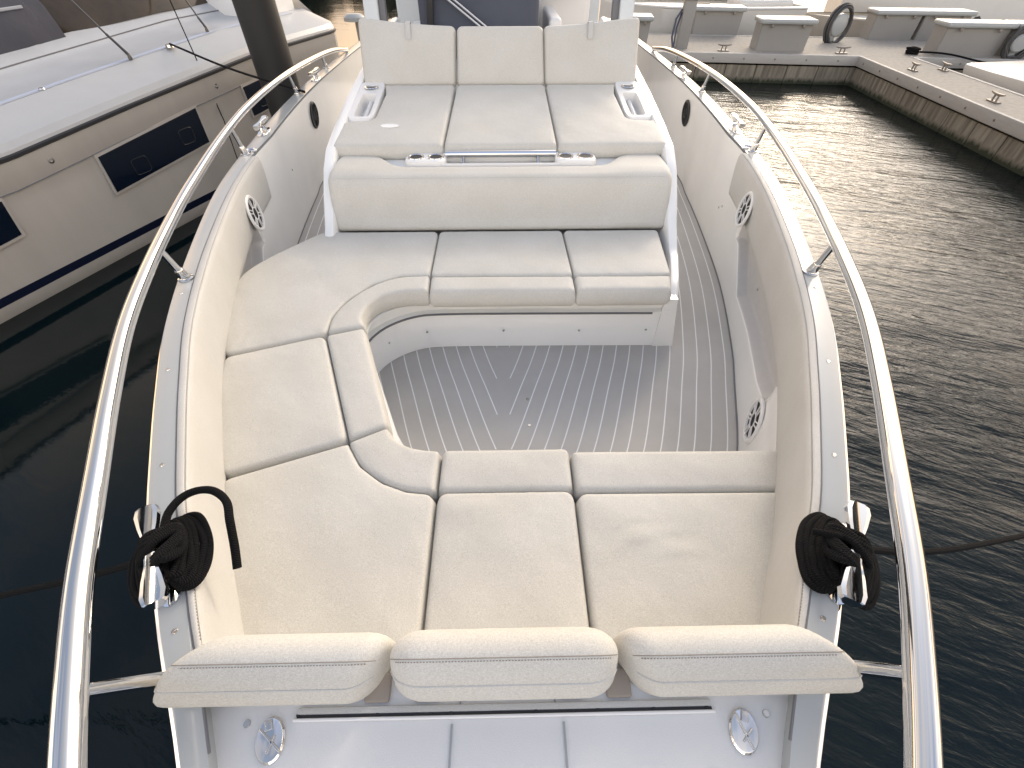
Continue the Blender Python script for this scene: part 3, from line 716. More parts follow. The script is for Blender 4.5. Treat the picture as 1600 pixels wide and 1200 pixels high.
# screws on the gunwale
for (x, y) in ((1.022, 1.01), (.855, .66), (.604, .275), (1.185, 1.42), (1.505, 2.86)):
    for s in (-1, 1):
        xx = (xout(y) + xin(y)) / 2
        mb = MB(B); mb.lathe((s * xx, y, 1.400), [(0, .003), (.0045, .003), (.006, 0)], 12); mb.build('screw', M['brushed'], gun)
mb_screws = [(2.2, 1.30, 1), (2.0, 1.0, 1), (2.95, 1.02, 1), (3.4, 1.12, -1), (2.9, 1.05, 1)]
for (y, z, s) in mb_screws:
    p = wall_pt(y, z, s); mb = MB(B); mb.lathe((p[0] - s * .001, p[1], p[2]), [(0, .004), (.006, .003), (.007, 0)], 10, axis=(-s, 0, 0)); mb.build('snap', M['brushed'], liner)

# bow backrest bolsters
bprof = [(.157, 1.395), (.151, 1.430), (.166, 1.466), (.178, 1.487), (.197, 1.501), (.219, 1.503), (.240, 1.490), (.252, 1.455), (.258, 1.38), (.250, 1.28), (.235, 1.245), (.205, 1.250), (.180, 1.31)]
def bolster(x0, x1, dy, taper, label, dz=0):
    root = empty('backrest_bolster', B(((x0 + x1) / 2, .2, 1.25)), label, 'backrest', "padded backrests across the bow seats")
    mb = MB(B); base = crom(bprof, 60, closed=True)
    ev = (0, .0015, .004, .009, .016, .025, .036, .05)
    xs = [x0 + v for v in ev] + list(np.linspace(x0 + .065, x1 - .065, 26)) + [x1 - v for v in ev[::-1]]
    def prof(x):
        p = base.copy()
        # the outer ends are cut at an angle: the top leans inboard
        p[:, 0] += dy; p[:, 1] += dz
        return p
    rows = []
    for x in xs:
        pr = prof(x); el, er = x - x0, x1 - x
        e = min(el, er); rr = .06 if taper == 0 else .05; ins = 0 if e >= rr else rr - math.sqrt(max(0, rr * rr - (rr - e) ** 2))
        c = pr.mean(0); pr2 = c + (pr - c) * np.array([max(.12, 1 - ins / .075), max(.35, 1 - ins / .16)])
        row = []
        for q in pr2:
            t = (q[0] - .15 - dy) / .10
            sh = 0
            if taper < 0: sh = .13 * max(-.2, min(1, t)) * max(0, 1 - el / .28) ** 1.3 - .055 * (1 - min(1, max(0, t))) * max(0, 1 - er / .12)
            if taper > 0: sh = -.13 * max(-.2, min(1, t)) * max(0, 1 - er / .28) ** 1.3 + .055 * (1 - min(1, max(0, t))) * max(0, 1 - el / .12)
            row.append((x + sh, q[0], q[1]))
        rows.append(row)
    mb.grid(rows, closev=True); mb.ngon(rows[0]); mb.ngon(rows[-1][::-1])
    body = mb.build('bolster_pad', M['fabric'], root, smooth=70)
    yz = np.array([[r_[1], r_[2]] for r_ in rows[20]])
    for tgt in ((.166, 1.466), (.197, 1.501)):
        i = int(np.argmin(((yz - (np.array(tgt) + (dy, dz))) ** 2).sum(1)))
        mb = MB(B); mb.tube([r_[i] for r_ in rows[2:-2]], .0021 if tgt[0] < .18 else .0008, 6); pp = mb.build('piping', M['padfab'] if tgt[0] < .18 else M['thread'], root)
        mb = MB(B); L = [Vector(r_[(i + (1 if tgt[0] < .18 else -1) * -0) % 60]) for r_ in rows[4:-4]]
        up = Vector((0, .0045, .0035)) if tgt[0] < .18 else Vector((0, -.0035, -.0025))
        tot = sum((L[k + 1] - L[k]).length for k in range(len(L) - 1)); n_ = int(tot / .0052); dd = np.r_[0, np.cumsum([(L[k + 1] - L[k]).length for k in range(len(L) - 1)])]
        arrp = np.array([tuple(v) for v in L])
        at = lambda u: Vector([float(np.interp(u, dd, arrp[:, k])) for k in range(3)])
        for k in range(n_): mb.tube([at(k * .0052) + up, at(k * .0052 + .0030) + up], .0011, 4)
        mb.build('stitching', M['thread'], pp)
    return root
bolster(-.628, -.186, .0, -1, "left of the three padded bow backrests, beside the coiled rope on the left cleat", dz=-.008)
bolster(-.192, .203, -.002, 0, "middle one of the three padded bow backrests, overlapping both neighbours", dz=.008)
bolster(.198, .662, .0, 1, "right of the three padded bow backrests, nearest the right handrail", dz=-.008)
for (xa) in (-.225, -.135, .125, .212):
    mb = MB(B); mb.box((xa, .180, 1.379), (.045, .045, .012), bev=.004, rot=Matrix.Rotation(R(8), 3, 'X'))
    mb.build('backrest_hinge', mat('taupe_strap', (.28, .24, .20), .7) if 'strap' not in M else M['strap'], deck)

# ------------------------------------------------------------------ speakers
def speaker(c, nrm, up, r, ring, dark, label=None):
    nrm = Vector(nrm).normalized(); c = Vector(c)
    root = empty('speaker', B(c), parent=boat)
    if label: root['label'] = label
    mb = MB(B); mb.lathe(c, [(r * 1.12, 0), (r * 1.12, .006), (r * 1.04, .011), (r * .93, .010), (r * .90, .002)], 40, axis=nrm); mb.build('bezel', ring, root)
    mb = MB(B); mb.lathe(c, [(r * .92, .002), (.001, .0015)], 32, axis=nrm); mb.build('cone', M['black_in'], root)
    X = Vector(up); X = (X - nrm * X.dot(nrm)).normalized(); Y = nrm.cross(X)
    mb = MB(B)
    for k in range(6):
        for da in (-.13, .13):
            a = k * math.pi / 3 + da; a2 = k * math.pi / 3 + da * 1.0
            p0 = c + nrm * .007 + (X * math.cos(k * math.pi / 3 + da * 1.9) + Y * math.sin(k * math.pi / 3 + da * 1.9)) * r * .33
            p1 = c + nrm * .007 + (X * math.cos(a2) + Y * math.sin(a2)) * r * .93
            mb.tube([p0, p1], .0030, 6)
    for rad in (.36,):
        mb.tube([c + nrm * .007 + (X * math.cos(a) + Y * math.sin(a)) * r * rad for a in np.linspace(0, 6.2832, 30, endpoint=False)], .0030, 6, closed=True)
    mb.build('grille', ring, root)
def wallnormal(y, s):
    a = Vector(wall_pt(y - .05, 1.0, s)); b_ = Vector(wall_pt(y + .05, 1.0, s)); u_ = Vector(wall_pt(y, 1.1, s)) - Vector(wall_pt(y, .85, s))
    nn = (b_ - a).cross(u_); nn.normalize()
    return nn if nn.x * s < 0 else -nn
p = Vector(wall_pt(1.16, .93, 1)); nn = wallnormal(1.16, 1)
speaker(p + nn * .003, nn, (0, 0, 1), .088, M['plastic'], False, 'white spoked speaker in the right inner wall above the wide cushion')
for s in (-1, 1):
    y = 2.42; t = Vector((xin(y + .1) - xin(y - .1), .2, 0)).normalized(); nn = Vector((-t.y, t.x, 0)); x = xin(y)
    nn = Vector((-s * abs(t.y), t.x, .12)); 
    speaker(Vector((s * (x - .053), y, 1.245)), nn, (0, 0, 1), .085, M['plastic'], False, 'white spoked speaker let into the %s coaming pad' % ('left' if s < 0 else 'right'))
    y = 4.30; nn = wallnormal(y, s); p = Vector(wall_pt(y, 1.235, s))
    speaker(p + nn * .004, nn, (0, 0, 1), .088, M['dark'], True, 'black speaker in the %s walkway wall' % ('left' if s < 0 else 'right'))

# ------------------------------------------------------------------ stainless handrails
railp = [(.20, -.42, 1.55), (.44, -.16, 1.555), (.520, -.03, 1.56), (.574, .052, 1.56), (.641, .162, 1.56), (.723, .306, 1.56), (.818, .50, 1.56), (.939, .752, 1.56), (1.061, 1.03, 1.56), (1.162, 1.326, 1.56),
         (1.26, 1.66, 1.56), (1.36, 2.05, 1.56), (1.50, 2.70, 1.56), (1.592, 3.3, 1.56), (1.645, 4.1, 1.555), (1.655, 4.9, 1.53), (1.66, 5.5, 1.49), (1.665, 6.0, 1.42)]
stan = [((.600, .20), (.622, .164)), ((1.20, 1.52), (1.195, 1.462)), ((1.493, 2.87), (1.487, 2.82)), ((1.635, 4.26), (1.625, 4.17)), ((1.67, 5.2), (1.662, 5.12))]
C3 = crom(railp, 160)
for s, nm in ((-1, 'left'), (1, 'right')):
    root = empty('handrail', B((s * 1.2, 1.5, 1.40)), parent=boat); root['label'] = 'long polished rail above the %s gunwale' % nm
    mb = MB(B); mb.tube([(s * p[0], p[1], p[2]) for p in C3], .0208, 24); mb.build('rail_tube', M['chrome'], root)
    for (b_, t_) in stan:
        yb = b_[1]; xb = xout(yb) - .035 if yb > .5 else b_[0]
        i = int(np.argmin(abs(C3[:, 1] - t_[1]))); top_ = Vector((s * C3[i, 0], C3[i, 1], C3[i, 2] - .01)); bot = Vector((s * xb, yb, 1.403))
        d = (top_ - bot); L = d.length
        mb = MB(B)
        if yb < .5:
            mb.tube([bot - Vector((0, 0, .01)), top_], .0115, 14); mb.build('stanchion', M['chrome'], root); continue
        mb.tube([bot + d * (.30), top_], .0115, 14)
        mb.tube([bot, bot + d * .06, bot + d * .30, bot + d * .33], .02, 16, rfun=lambda u: [.021, .020, .0155, .0125][min(3, int(round(u * 3)))])
        mb.lathe(bot, [(.028, -.002), (.028, .003), (.02, .006)], 18)
        mb.build('stanchion', M['chrome'], root)

# ------------------------------------------------------------------ bow cleats and coiled ropes
def cleat(cx, cy, rz, s):
    root = empty('cleat', B((cx, cy, 1.40)), parent=boat)
    Rm = Matrix.Rotation(rz, 3, 'Z'); C = Vector((cx, cy, 1.40))
    T = lambda x, y, z: tuple(Rm @ Vector((x, y, z)) + C)
    mb = MB(B)
    prof = [(-.118, .016), (-.115, .020), (-.098, .024), (-.064, .019), (-.03, .011), (0, .0105), (.03, .011), (.064, .019), (.098, .024), (.115, .020), (.118, .016)]
    rows = []
    for y, w in prof:
        lift = .022
        rows.append([T(-w, y, .034 + lift), T(-w * .93, y, .045 + lift), T(-w * .6, y, .047 + lift), T(w * .6, y, .047 + lift), T(w * .93, y, .045 + lift), T(w, y, .034 + lift), T(w * .5, y, .029 + lift * .7), T(-w * .5, y, .029 + lift * .7)])
    mb.grid(rows, closev=True); mb.ngon(rows[0]); mb.ngon(rows[-1][::-1]); mb.build('horns', M['chrome'], root, smooth=12)
    mb = MB(B)
    for y in (-.033, .033): mb.tube([T(0, y, 0), T(0, y, .01), T(0, y * .8, .033)], .011, 12)
    mb.build('posts', M['chrome'], root)
    mb = MB(B); mb.grid([[T(w * math.cos(a) * .034, .10 * math.sin(a) * w, z) for a in np.linspace(0, 6.2832, 30, endpoint=False)] for w, z in ((1, .0005), (1, .004), (.94, .006), (.02, .006))], closev=True); mb.build('base_plate', M['chrome'], root)
cleat(-.712, .405, R(32), -1); cleat(.722, .385, R(-32), 1)
for s in (-1, 1): cleat(s * 1.56, 3.28, R(s * -6), s); cleat(s * 1.64, 4.75, 0, s)
for s in (-1, 1):
    mb = MB(B); mb.lathe((s * 1.51, 2.93, 1.40), [(.036, 0), (.036, .006), (.026, .010), (.022, .004), (.0, .003)], 24); mb.build('deck_filler', M['chrome'], gun)
def rope_curve(mb, pts, r=.0075, n=160, closed=False):
    c = crom(pts, n, closed=closed); mb.tube([tuple(p) for p in c], r, 10, closed=closed, uvs=170)
def coil(cx, cy, rz, s, label, tail=None, extra=None):
    mb = MB(B); Rm = Matrix.Rotation(rz, 3, 'Z'); rr = random.Random(3 + s)
    T = lambda x, y, z: tuple(Rm @ Vector((x * -s, y, 0)) + Vector((cx, cy, z)))      # +x is inboard
    # wraps hanging on the inboard side and outboard side of the horns
    for k in range(6):
        w = .014 + .0046 * k; h = .060 + .0055 * k; pts = []
        x0 = .010 + .0050 * k
        for a in np.linspace(0, 2 * math.pi, 12, endpoint=False):
            pts.append(T(x0 + w * math.cos(a) + rr.uniform(-.0025, .0025), .004 + h * math.sin(a) * 1.02 + rr.uniform(-.003, .003), 1.4385 - .0055 * k + .012 * math.cos(a) * (-.3) + rr.uniform(0, .004)))
        rope_curve(mb, pts, .0078, 90, True)
    for k in range(5):
        w = .012 + .0052 * k; h = .052 + .0065 * k; pts = []
        for a in np.linspace(0, 2 * math.pi, 12, endpoint=False):
            pts.append(T(-.022 - .005 * k + w * math.cos(a) + rr.uniform(-.002, .002), .0 + h * math.sin(a) + rr.uniform(-.003, .003), 1.438 - .007 * k - .006 * (math.cos(a) < -.2) + rr.uniform(0, .003)))
        rope_curve(mb, pts, .0078, 90, True)
    # figure-of-eight turns across the horns
    for k in range(3):
        o = .007 * k
        pts = [T(.034, .040 - o, 1.456), T(.0, .024 - o, 1.474), T(-.034, .0 - o, 1.456), T(-.026, -.034 + o, 1.450), T(.010, -.030 + o, 1.472), T(.036, .004 + o, 1.458), T(.024, .044 - o, 1.448), T(-.012, .034 - o * 1.5, 1.472), T(-.038, .022, 1.45), T(-.022, .0, 1.45), T(.014, -.036 + o, 1.470), T(.038, -.016, 1.452)]
        rope_curve(mb, pts, .0078, 150, True)
    if tail: rope_curve(mb, tail, .0088, 90)
    if extra: rope_curve(mb, extra, .0076, 60)
    return mb.build('dock_line', M['rope'], label=label, cat='rope', group='black dock lines coiled on the bow cleats', smooth=80, recalc=True)
coil(-.700, .412, R(28), -1, "black rope coiled on the left cleat, its loose end draped over the coaming pad",
     tail=[(-.715, .45, 1.452), (-.728, .497, 1.452), (-.716, .532, 1.455), (-.690, .551, 1.454), (-.655, .552, 1.450), (-.618, .527, 1.445), (-.597, .485, 1.435), (-.583, .44, 1.40), (-.574, .405, 1.375)])
coil(.712, .385, R(-28), 1, "black rope wound tightly on the right cleat, with no loose end over the pad",
     extra=[(.73, .36, 1.44), (.755, .40, 1.447), (.70, .41, 1.468), (.66, .43, 1.452)])
# mooring line from the right cleat down to the dock on the right
mb = MB()
pl = crom([B((.75, .40, 1.40)), B((.80, .43, 1.36)), (1.3, .56, 1.12), (2.6, .93, .72), (4.5, 1.5, .42), (7.2, 2.3, .54)], 80)
mb.tube([tuple(p) for p in pl], .0085, 8, uvs=170)
mb.build('mooring_line', M['rope'], label="thin black mooring line running out to the right across the dark water", cat="rope")
mb = MB()
pl = crom([B((-.75, .40, 1.40)), B((-.80, .43, 1.36)), (-1.3, .45, 1.10), (-2.6, .40, .70), (-5, .3, .45)], 60)
mb.tube([tuple(p) for p in pl], .0085, 8, uvs=170)
mb.build('mooring_line', M['rope'], label="thin black mooring line barely visible over the dark water on the left", cat="rope")

# ================================================================== water
wm = bpy.data.materials.new('harbour_water'); wm.use_nodes = True
n, l = wm.node_tree.nodes, wm.node_tree.links; b = n["Principled BSDF"]
b.inputs["Base Color"].default_value = (.0005, .0050, .0062, 1); b.inputs["Roughness"].default_value = .055; b.inputs["IOR"].default_value = 1.333
g = n.new("ShaderNodeNewGeometry")
wsx = n.new("ShaderNodeSeparateXYZ"); l.new(g.outputs["Position"], wsx.inputs[0])
wpn = n.new("ShaderNodeTexNoise"); wpn.inputs["Scale"].default_value = .35; wpn.inputs["Detail"].default_value = 3; l.new(g.outputs["Position"], wpn.inputs[0])
wx = n.new("ShaderNodeMapRange"); wx.inputs[1].default_value = -2.0; wx.inputs[2].default_value = 2.5; wx.inputs[3].default_value = .05; wx.inputs[4].default_value = .85
l.new(wsx.outputs[0], wx.inputs[0])
wpr = n.new("ShaderNodeMapRange"); wpr.inputs[1].default_value = .35; wpr.inputs[2].default_value = .65; wpr.inputs[3].default_value = .55; wpr.inputs[4].default_value = 1.2; l.new(wpn.outputs[0], wpr.inputs[0])
wmask = n.new("ShaderNodeMath"); wmask.operation = 'MULTIPLY'; l.new(wx.outputs[0], wmask.inputs[0]); l.new(wpr.outputs[0], wmask.inputs[1])
def wave_noise(scale, stretch, rot, detail, dist):
    mp = n.new("ShaderNodeMapping"); mp.vector_type = "TEXTURE"; mp.inputs["Scale"].default_value = [1 / q for q in stretch]; mp.inputs["Rotation"].default_value = (0, 0, R(rot))
    l.new(g.outputs["Position"], mp.inputs[0]); t = n.new("ShaderNodeTexNoise"); t.inputs["Scale"].default_value = scale; t.inputs["Detail"].default_value = detail
    t.inputs["Distortion"].default_value = .4
    l.new(mp.outputs[0], t.inputs[0]); bp = n.new("ShaderNodeBump"); bp.inputs["Distance"].default_value = dist; bp.inputs["Strength"].default_value = 1
    l.new(wmask.outputs[0], bp.inputs["Strength"]); l.new(t.outputs[0], bp.inputs["Height"]); return bp
w1 = wave_noise(1.1, (.5, 1.6, 1), -18, 3, .09); w2 = wave_noise(9.0, (.45, 1.7, 1), -24, 5, .024); w3 = wave_noise(26, (.6, 1.5, 1), -34, 3, .005)
l.new(w1.outputs[0], w2.inputs["Normal"]); l.new(w2.outputs[0], w3.inputs["Normal"]); l.new(w3.outputs[0], b.inputs["Normal"])
mb = MB(); mb.add([(-400, -300, 0), (400, -300, 0), (400, 600, 0), (-400, 600, 0)], [[0, 1, 2, 3]])
mb.build('water', wm, kind='structure')

# ================================================================== sailboat on the left
M['hullw'] = mat('sail_hull_gelcoat', (.50, .465, .42), .2, var=.10, vscale=3, stretch=(1, 1, .15), coat=.3)
M['deckw'] = mat('sail_deck_gelcoat', (.45, .455, .455), .32, var=.05, vscale=6)
M['deckbeige'] = mat('beige_trim', (.42, .38, .32), .5)
M['navyp'] = mat('navy_paint', (.006, .010, .028), .2)
M['winblk'] = mat('dark_hull_glass', (.004, .008, .018), .06)
M['boxw0'] = mat('grey_trim', (.35, .36, .38), .5)
M['wire'] = mat('steel_wire', (.10, .095, .09), .4, .8)
SA, SN, SO = Vector((.3264, .9452, 0)), Vector((-.9452, .3264, 0)), Vector((-4.3005, 2.9784, 0))
def SB(p): return tuple(SO + SA * p[0] + SN * p[1] + Vector((0, 0, p[2])))
s0, s1 = -9.0, 5.52
sail = empty('sailboat', SB((0, 1.5, 0)), "white sailboat moored at the left, with dark hull windows and a navy waterline stripe", "sailboat")
def sheer(s): return float(np.interp(s, [-9, .78, 1.96, 3.75, 5.6], [1.0, 1.07, 1.17, 1.30, 1.33]))
ss_ = list(np.linspace(s0, s1 - .3, 60)) + [s1 - .2, s1 - .12, s1 - .06, s1 - .02, s1]
def hull_rows(prof):
    rows = []
    for s in ss_:
        e = s1 - s; rd = 0 if e > .3 else .3 - math.sqrt(max(0, .09 - (.3 - e) ** 2))
        rows.append([(s, o + rd * .6, z) for o, z in prof(s)])
    return rows
mb = MB(SB); hp = lambda s: [(.5, -.4), (.06, -.05), (.03, .0), (.0, .115)]
mb.grid(hull_rows(hp)); 
hp2 = lambda s: [(.0, .115), (-.003, .185)]
mb.grid(hull_rows(hp2), mi=1)
hp3 = lambda s: [(-.003, .185), (-.02, .45), (-.03, .75), (-.032, sheer(s) - .225), (-.037, sheer(s) - .215), (-.045, sheer(s) - .03)]
mb.grid(hull_rows(hp3))
for s in (s1,): mb.ngon([(s, o + .18, z) for o, z in [(.5, -.4), (.06, -.05), (0, .115), (-.03, .75), (-.045, sheer(s) - .03)]] + [(s, .58, 1.62), (s, 3.2, 1.62), (s, 3.2, -.4)], 0)
mb.build('hull', [M['hullw'], M['navyp']], sail, recalc=False)
mb = MB(SB); mb.grid(hull_rows(lambda s: [(-.045, sheer(s) - .03), (-.06, sheer(s) - .02), (-.06, sheer(s)), (-.04, sheer(s) + .008)])); mb.build('rubbing_strake', M['dark'], sail, recalc=False)
mb = MB(SB); mb.grid(hull_rows(lambda s: [(-.04, sheer(s) + .008), (-.035, sheer(s) + .03), (.0, sheer(s) + .075), (.36, sheer(s) + .185), (.42, sheer(s) + .20)]), mi=0)
mb.grid(hull_rows(lambda s: [(.42, sheer(s) + .20), (.50, sheer(s) + .195), (1.05, sheer(s) + .215), (1.12, sheer(s) + .25), (1.3, sheer(s) + .35), (1.8, sheer(s) + .42), (3.4, sheer(s) + .46)]), mi=1)
mb.build('deck', [M['deckw'], mat('sail_coachroof_gelcoat', (.50, .51, .52), .3, var=.08, vscale=4)], sail, recalc=False, smooth=25)
mb = MB(SB); mb.tube([(s, 1.135, sheer(s) + .262) for s in np.linspace(s0, 5.2, 40)], .006, 6); mb.build('coachroof_seam', M['groove'], sail)
def hull_win(q, frame=True, lab=None):
    f = MB(SB); c = np.mean(q, 0)
    big = [tuple(np.array(p) + np.sign(np.array(p) - c) * .022) for p in q]
    f.add([(s, -.034, z) for s, z in big] + [(s, -.042, z) for s, z in big], [[0, 1, 2, 3][::-1], [4, 5, 6, 7], [0, 1, 5, 4], [1, 2, 6, 5], [2, 3, 7, 6], [3, 0, 4, 7]])
    fo = f.build('window', M['hullw'], sail)
    g_ = MB(SB); g_.add([(s, -.038, z) for s, z in q] + [(s, -.047, z) for s, z in q], [[0, 1, 2, 3][::-1], [4, 5, 6, 7], [0, 1, 5, 4], [1, 2, 6, 5], [2, 3, 7, 6], [3, 0, 4, 7]])
    g_.build('pane', M['winblk'], fo)
    for (cs, cz) in ((q[0][0] * .72 + q[1][0] * .28, q[3][1] + .13), (q[0][0] * .2 + q[1][0] * .8, q[3][1] + .22)):
        P_ = [(cs + .085 * np.sign(math.cos(a)) * abs(math.cos(a)) ** .4, -.0475, cz + .07 * np.sign(math.sin(a)) * abs(math.sin(a)) ** .4) for a in np.linspace(0, 6.2832, 24, endpoint=False)]
        r_ = MB(SB); r_.tube(P_, .0018, 4, closed=True); r_.build('port_outline', M['dark'], fo)
hull_win([(1.46, .875), (2.65, .99), (2.64, .66), (1.44, .565)])
hull_win([(-.75, .70), (.60, .82), (.56, .56), (-.75, .45)])
hull_win([(3.38, 1.03), (4.3, 1.10), (4.3, .80), (3.40, .73)])
for (s, z) in ((1.10, .965), (3.03, 1.115)):
    mb = MB(SB); mb.lathe((s, -.036, z), [(.026, 0), (.024, .008), (.014, .010), (.012, .002)], 16, axis=(0, -1, 0)); mb.build('through_hull', M['brushed'], sail)
# coachroof glazing: dark raked windows, then the navy spray hood
mb = MB(SB)
mb.grid([[(q, o - .06 * math.sin((q - 2.6) * 1.3), sheer(q) + z) for o, z in [(1.30, .33), (1.33, .40), (1.45, .62), (1.60, .82), (1.9, .95), (3.4, 1.0)]] for q in np.linspace(2.62, 5.1, 14)])
mb.ngon([(5.1, 1.33, sheer(5) + .33), (5.1, 1.6, sheer(5) + .82), (5.1, 1.9, sheer(5) + .95), (5.1, 3.4, sheer(5) + 1.0), (5.1, 3.4, sheer(5) + .33)])
cw = mb.build('cabin_window', mat('smoked_glass', (.05, .035, .022), .10, var=.6, vscale=2.5, rvar=.05), sail, recalc=False)
for q in (3.25, 4.0, 4.6):
    mb = MB(SB); mb.tube([(q, 1.31, sheer(q) + .35), (q + .03, 1.43, sheer(q) + .62), (q + .06, 1.59, sheer(q) + .84)], .018, 6); mb.build('window_post', M['dark'], cw)
mb = MB(SB)
mb.grid([[(q, o, sheer(q) + z + .012 * math.sin(q * 9)) for o, z in [(1.26, .32), (1.28, .42), (1.33, .58), (1.36, .62), (1.50, .85), (1.9, 1.05), (3.4, 1.1)]] for q in np.linspace(-4, 2.45, 40)])
mb.grid([[(q, o, sheer(q) + z) for o, z in [(1.26, .32), (1.28, .42), (1.33, .58), (1.36, .62), (1.50, .85), (1.9, 1.05), (3.4, 1.1)]] for q in (2.45, 2.60)])
mb.build('spray_hood', mat('navy_canvas', (.030, .032, .048), .6, bump=.01, bscale=4), sail, recalc=False, smooth=30)
mb = MB(SB); mb.tube([(-3.5, 1.335, sheer(0) + .60), (2.4, 1.335, sheer(2.4) + .60)], .014, 6); mb.build('hood_trim', M['boxw0'], sail)
for (sb_, ob, st, ot) in ((2.54, .40, 2.67, 1.0), (3.65, .46, 3.83, .8)):
    mb = MB(SB)
    mb.lathe((sb_, ob, sheer(sb_) + .20), [(.02, 0), (.018, .02), (.008, .05)], 10)
    zt_ = 1.84 if sb_ < 3 else 1.75; zb_ = sheer(sb_) + .22; e_ = 1.6
    mb.tube([(sb_, ob, zb_), (st, ot, zt_), (sb_ + (st - sb_) * 2.2, ob + (ot - ob) * 2.2, zb_ + (zt_ - zb_) * 2.2)], .009, 8)
    mb.tube([(sb_, ob, zb_ + .02), (sb_ + (st - sb_) * .4, ob + (ot - ob) * .4, zb_ + (zt_ - zb_) * .4)], .013, 8)
    mb.build('shroud', M['wire'], sail)
for c_, pr_ in (((3.0, .36, sheer(3) + .20), [(.04, 0), (.035, .025), (.0, .03)]), ((1.62, .42, sheer(1.6) + .20), [(.025, 0), (.02, .012), (.0, .014)]), ((4.55, .42, sheer(4.5) + .20), [(.025, 0), (.02, .012), (.0, .014)])):
    mb = MB(SB); mb.lathe(c_, pr_, 12); mb.build('deck_fitting', M['brushed'], sail)
ml = MB(); a_ = Vector(SB((3.0, .34, sheer(3) + .23)))
ml.tube([tuple(p) for p in crom([tuple(a_), tuple(a_.lerp(Vector((-1.67, 4.2, 1.42)), .5) - Vector((0, 0, .03))), (-1.67, 4.2, 1.42)], 40)], .010, 8, uvs=50)
ml.build('mooring_line', M['rope'], label="dark mooring line from the sailboat deck fitting to the left rail", cat="rope")
mb = MB()
mb.tube([SB((3.25, .4, 2.5)), SB((3.1, .2, 1.83)), SB((2.92, -.07, .80)), SB((2.86, -.07, .05))], .006, 6)
mb.build('hanging_line', M['rope'], label="thin dark line hanging down over the sailboat's side past the hull window", cat="rope")
# stern locker box
mb = MB(SB); mb.box((5.0, 1.2, sheer(5) + .33), (.85, 1.2, .3), bev=.02); lk = mb.build('stern_locker', M['gel'], sail)
mb = MB(SB); mb.box((5.12, .95, sheer(5) + .482), (.42, .32, .006)); mb.build('hatch_glass', mat('brown_glass', (.12, .08, .045), .15), lk)
mb = MB(SB); mb.box((4.72, 1.0, sheer(5) + .485), (.09, .05, .01), bev=.003); mb.build('handle', M['brushed'], lk)

# black mooring pile on the left
M['pile'] = mat('black_pile_sleeve', (.022, .021, .020), .55, var=.35, vscale=4, stretch=(1, 1, .25), rvar=.08)
mb = MB(); mb.tube([(-2.66, 6.05, -.8), (-2.66, 6.05, 1.5), (-2.66, 6.05, 4.5)], .205, 32)
mb.build('mooring_pile', M['pile'], label="thick black mooring pile standing between the sailboat and the motorboat", cat="pile", smooth=50)

# ================================================================== docks
def conc(name, c1, c2, algae=True):
    m = bpy.data.materials.new(name); m.use_nodes = True; n, l = m.node_tree.nodes, m.node_tree.links; b = n["Principled BSDF"]; b.inputs["Roughness"].default_value = .85
    g = n.new("ShaderNodeNewGeometry"); t = n.new("ShaderNodeTexNoise"); t.inputs["Scale"].default_value = 14; t.inputs["Detail"].default_value = 8; l.new(g.outputs["Position"], t.inputs[0])
    mp = n.new("ShaderNodeMapping"); mp.inputs["Scale"].default_value = (9, 9, .7); l.new(g.outputs["Position"], mp.inputs[0])
    t2 = n.new("ShaderNodeTexNoise"); t2.inputs["Scale"].default_value = 1.6; t2.inputs["Detail"].default_value = 5; l.new(mp.outputs[0], t2.inputs[0])
    x = n.new("ShaderNodeMix"); x.data_type = 'RGBA'; x.inputs[6].default_value = (*c1, 1); x.inputs[7].default_value = (*c2, 1)
    mr = n.new("ShaderNodeMapRange"); mr.inputs[1].default_value = .35; mr.inputs[2].default_value = .68
    l.new((t2 if algae else t).outputs[0], mr.inputs[0]); l.new(mr.outputs[0], x.inputs[0]); out = x.outputs[2]
    if algae:
        sp = n.new("ShaderNodeSeparateXYZ"); l.new(g.outputs["Position"], sp.inputs[0])
        ad = n.new("ShaderNodeMath"); ad.operation = 'MULTIPLY_ADD'; l.new(t2.outputs[0], ad.inputs[0]); ad.inputs[1].default_value = -.22; l.new(sp.outputs[2], ad.inputs[2])
        r2 = n.new("ShaderNodeMapRange"); r2.inputs[1].default_value = -.07; r2.inputs[2].default_value = .0; r2.inputs[3].default_value = 1; r2.inputs[4].default_value = 0
        l.new(ad.outputs[0], r2.inputs[0]); y = n.new("ShaderNodeMix"); y.data_type = 'RGBA'; l.new(r2.outputs[0], y.inputs[0]); l.new(out, y.inputs[6]); y.inputs[7].default_value = (.022, .028, .014, 1); out = y.outputs[2]
    l.new(out, b.inputs["Base Color"])
    bp = n.new("ShaderNodeBump"); bp.inputs["Distance"].default_value = .004; l.new(t.outputs[0], bp.inputs["Height"]); l.new(bp.outputs[0], b.inputs["Normal"])
    return m
M['fascia'] = conc('dock_fascia', (.12, .108, .085), (.27, .245, .20))
M['decking'] = conc('dock_concrete', (.30, .275, .235), (.38, .35, .305), False)
M['waler'] = mat('painted_waler', (.40, .39, .37), .6, var=.12, vscale=5, stretch=(1, 1, 6))
M['boxw'] = mat('dock_box_fibreglass', (.27, .265, .255), .35, var=.05, vscale=4)
M['boxlid'] = mat('dock_box_lid', (.34, .36, .365), .3, var=.05, vscale=4)
M['galv'] = mat('galvanised_steel', (.22, .20, .18), .5, .6)
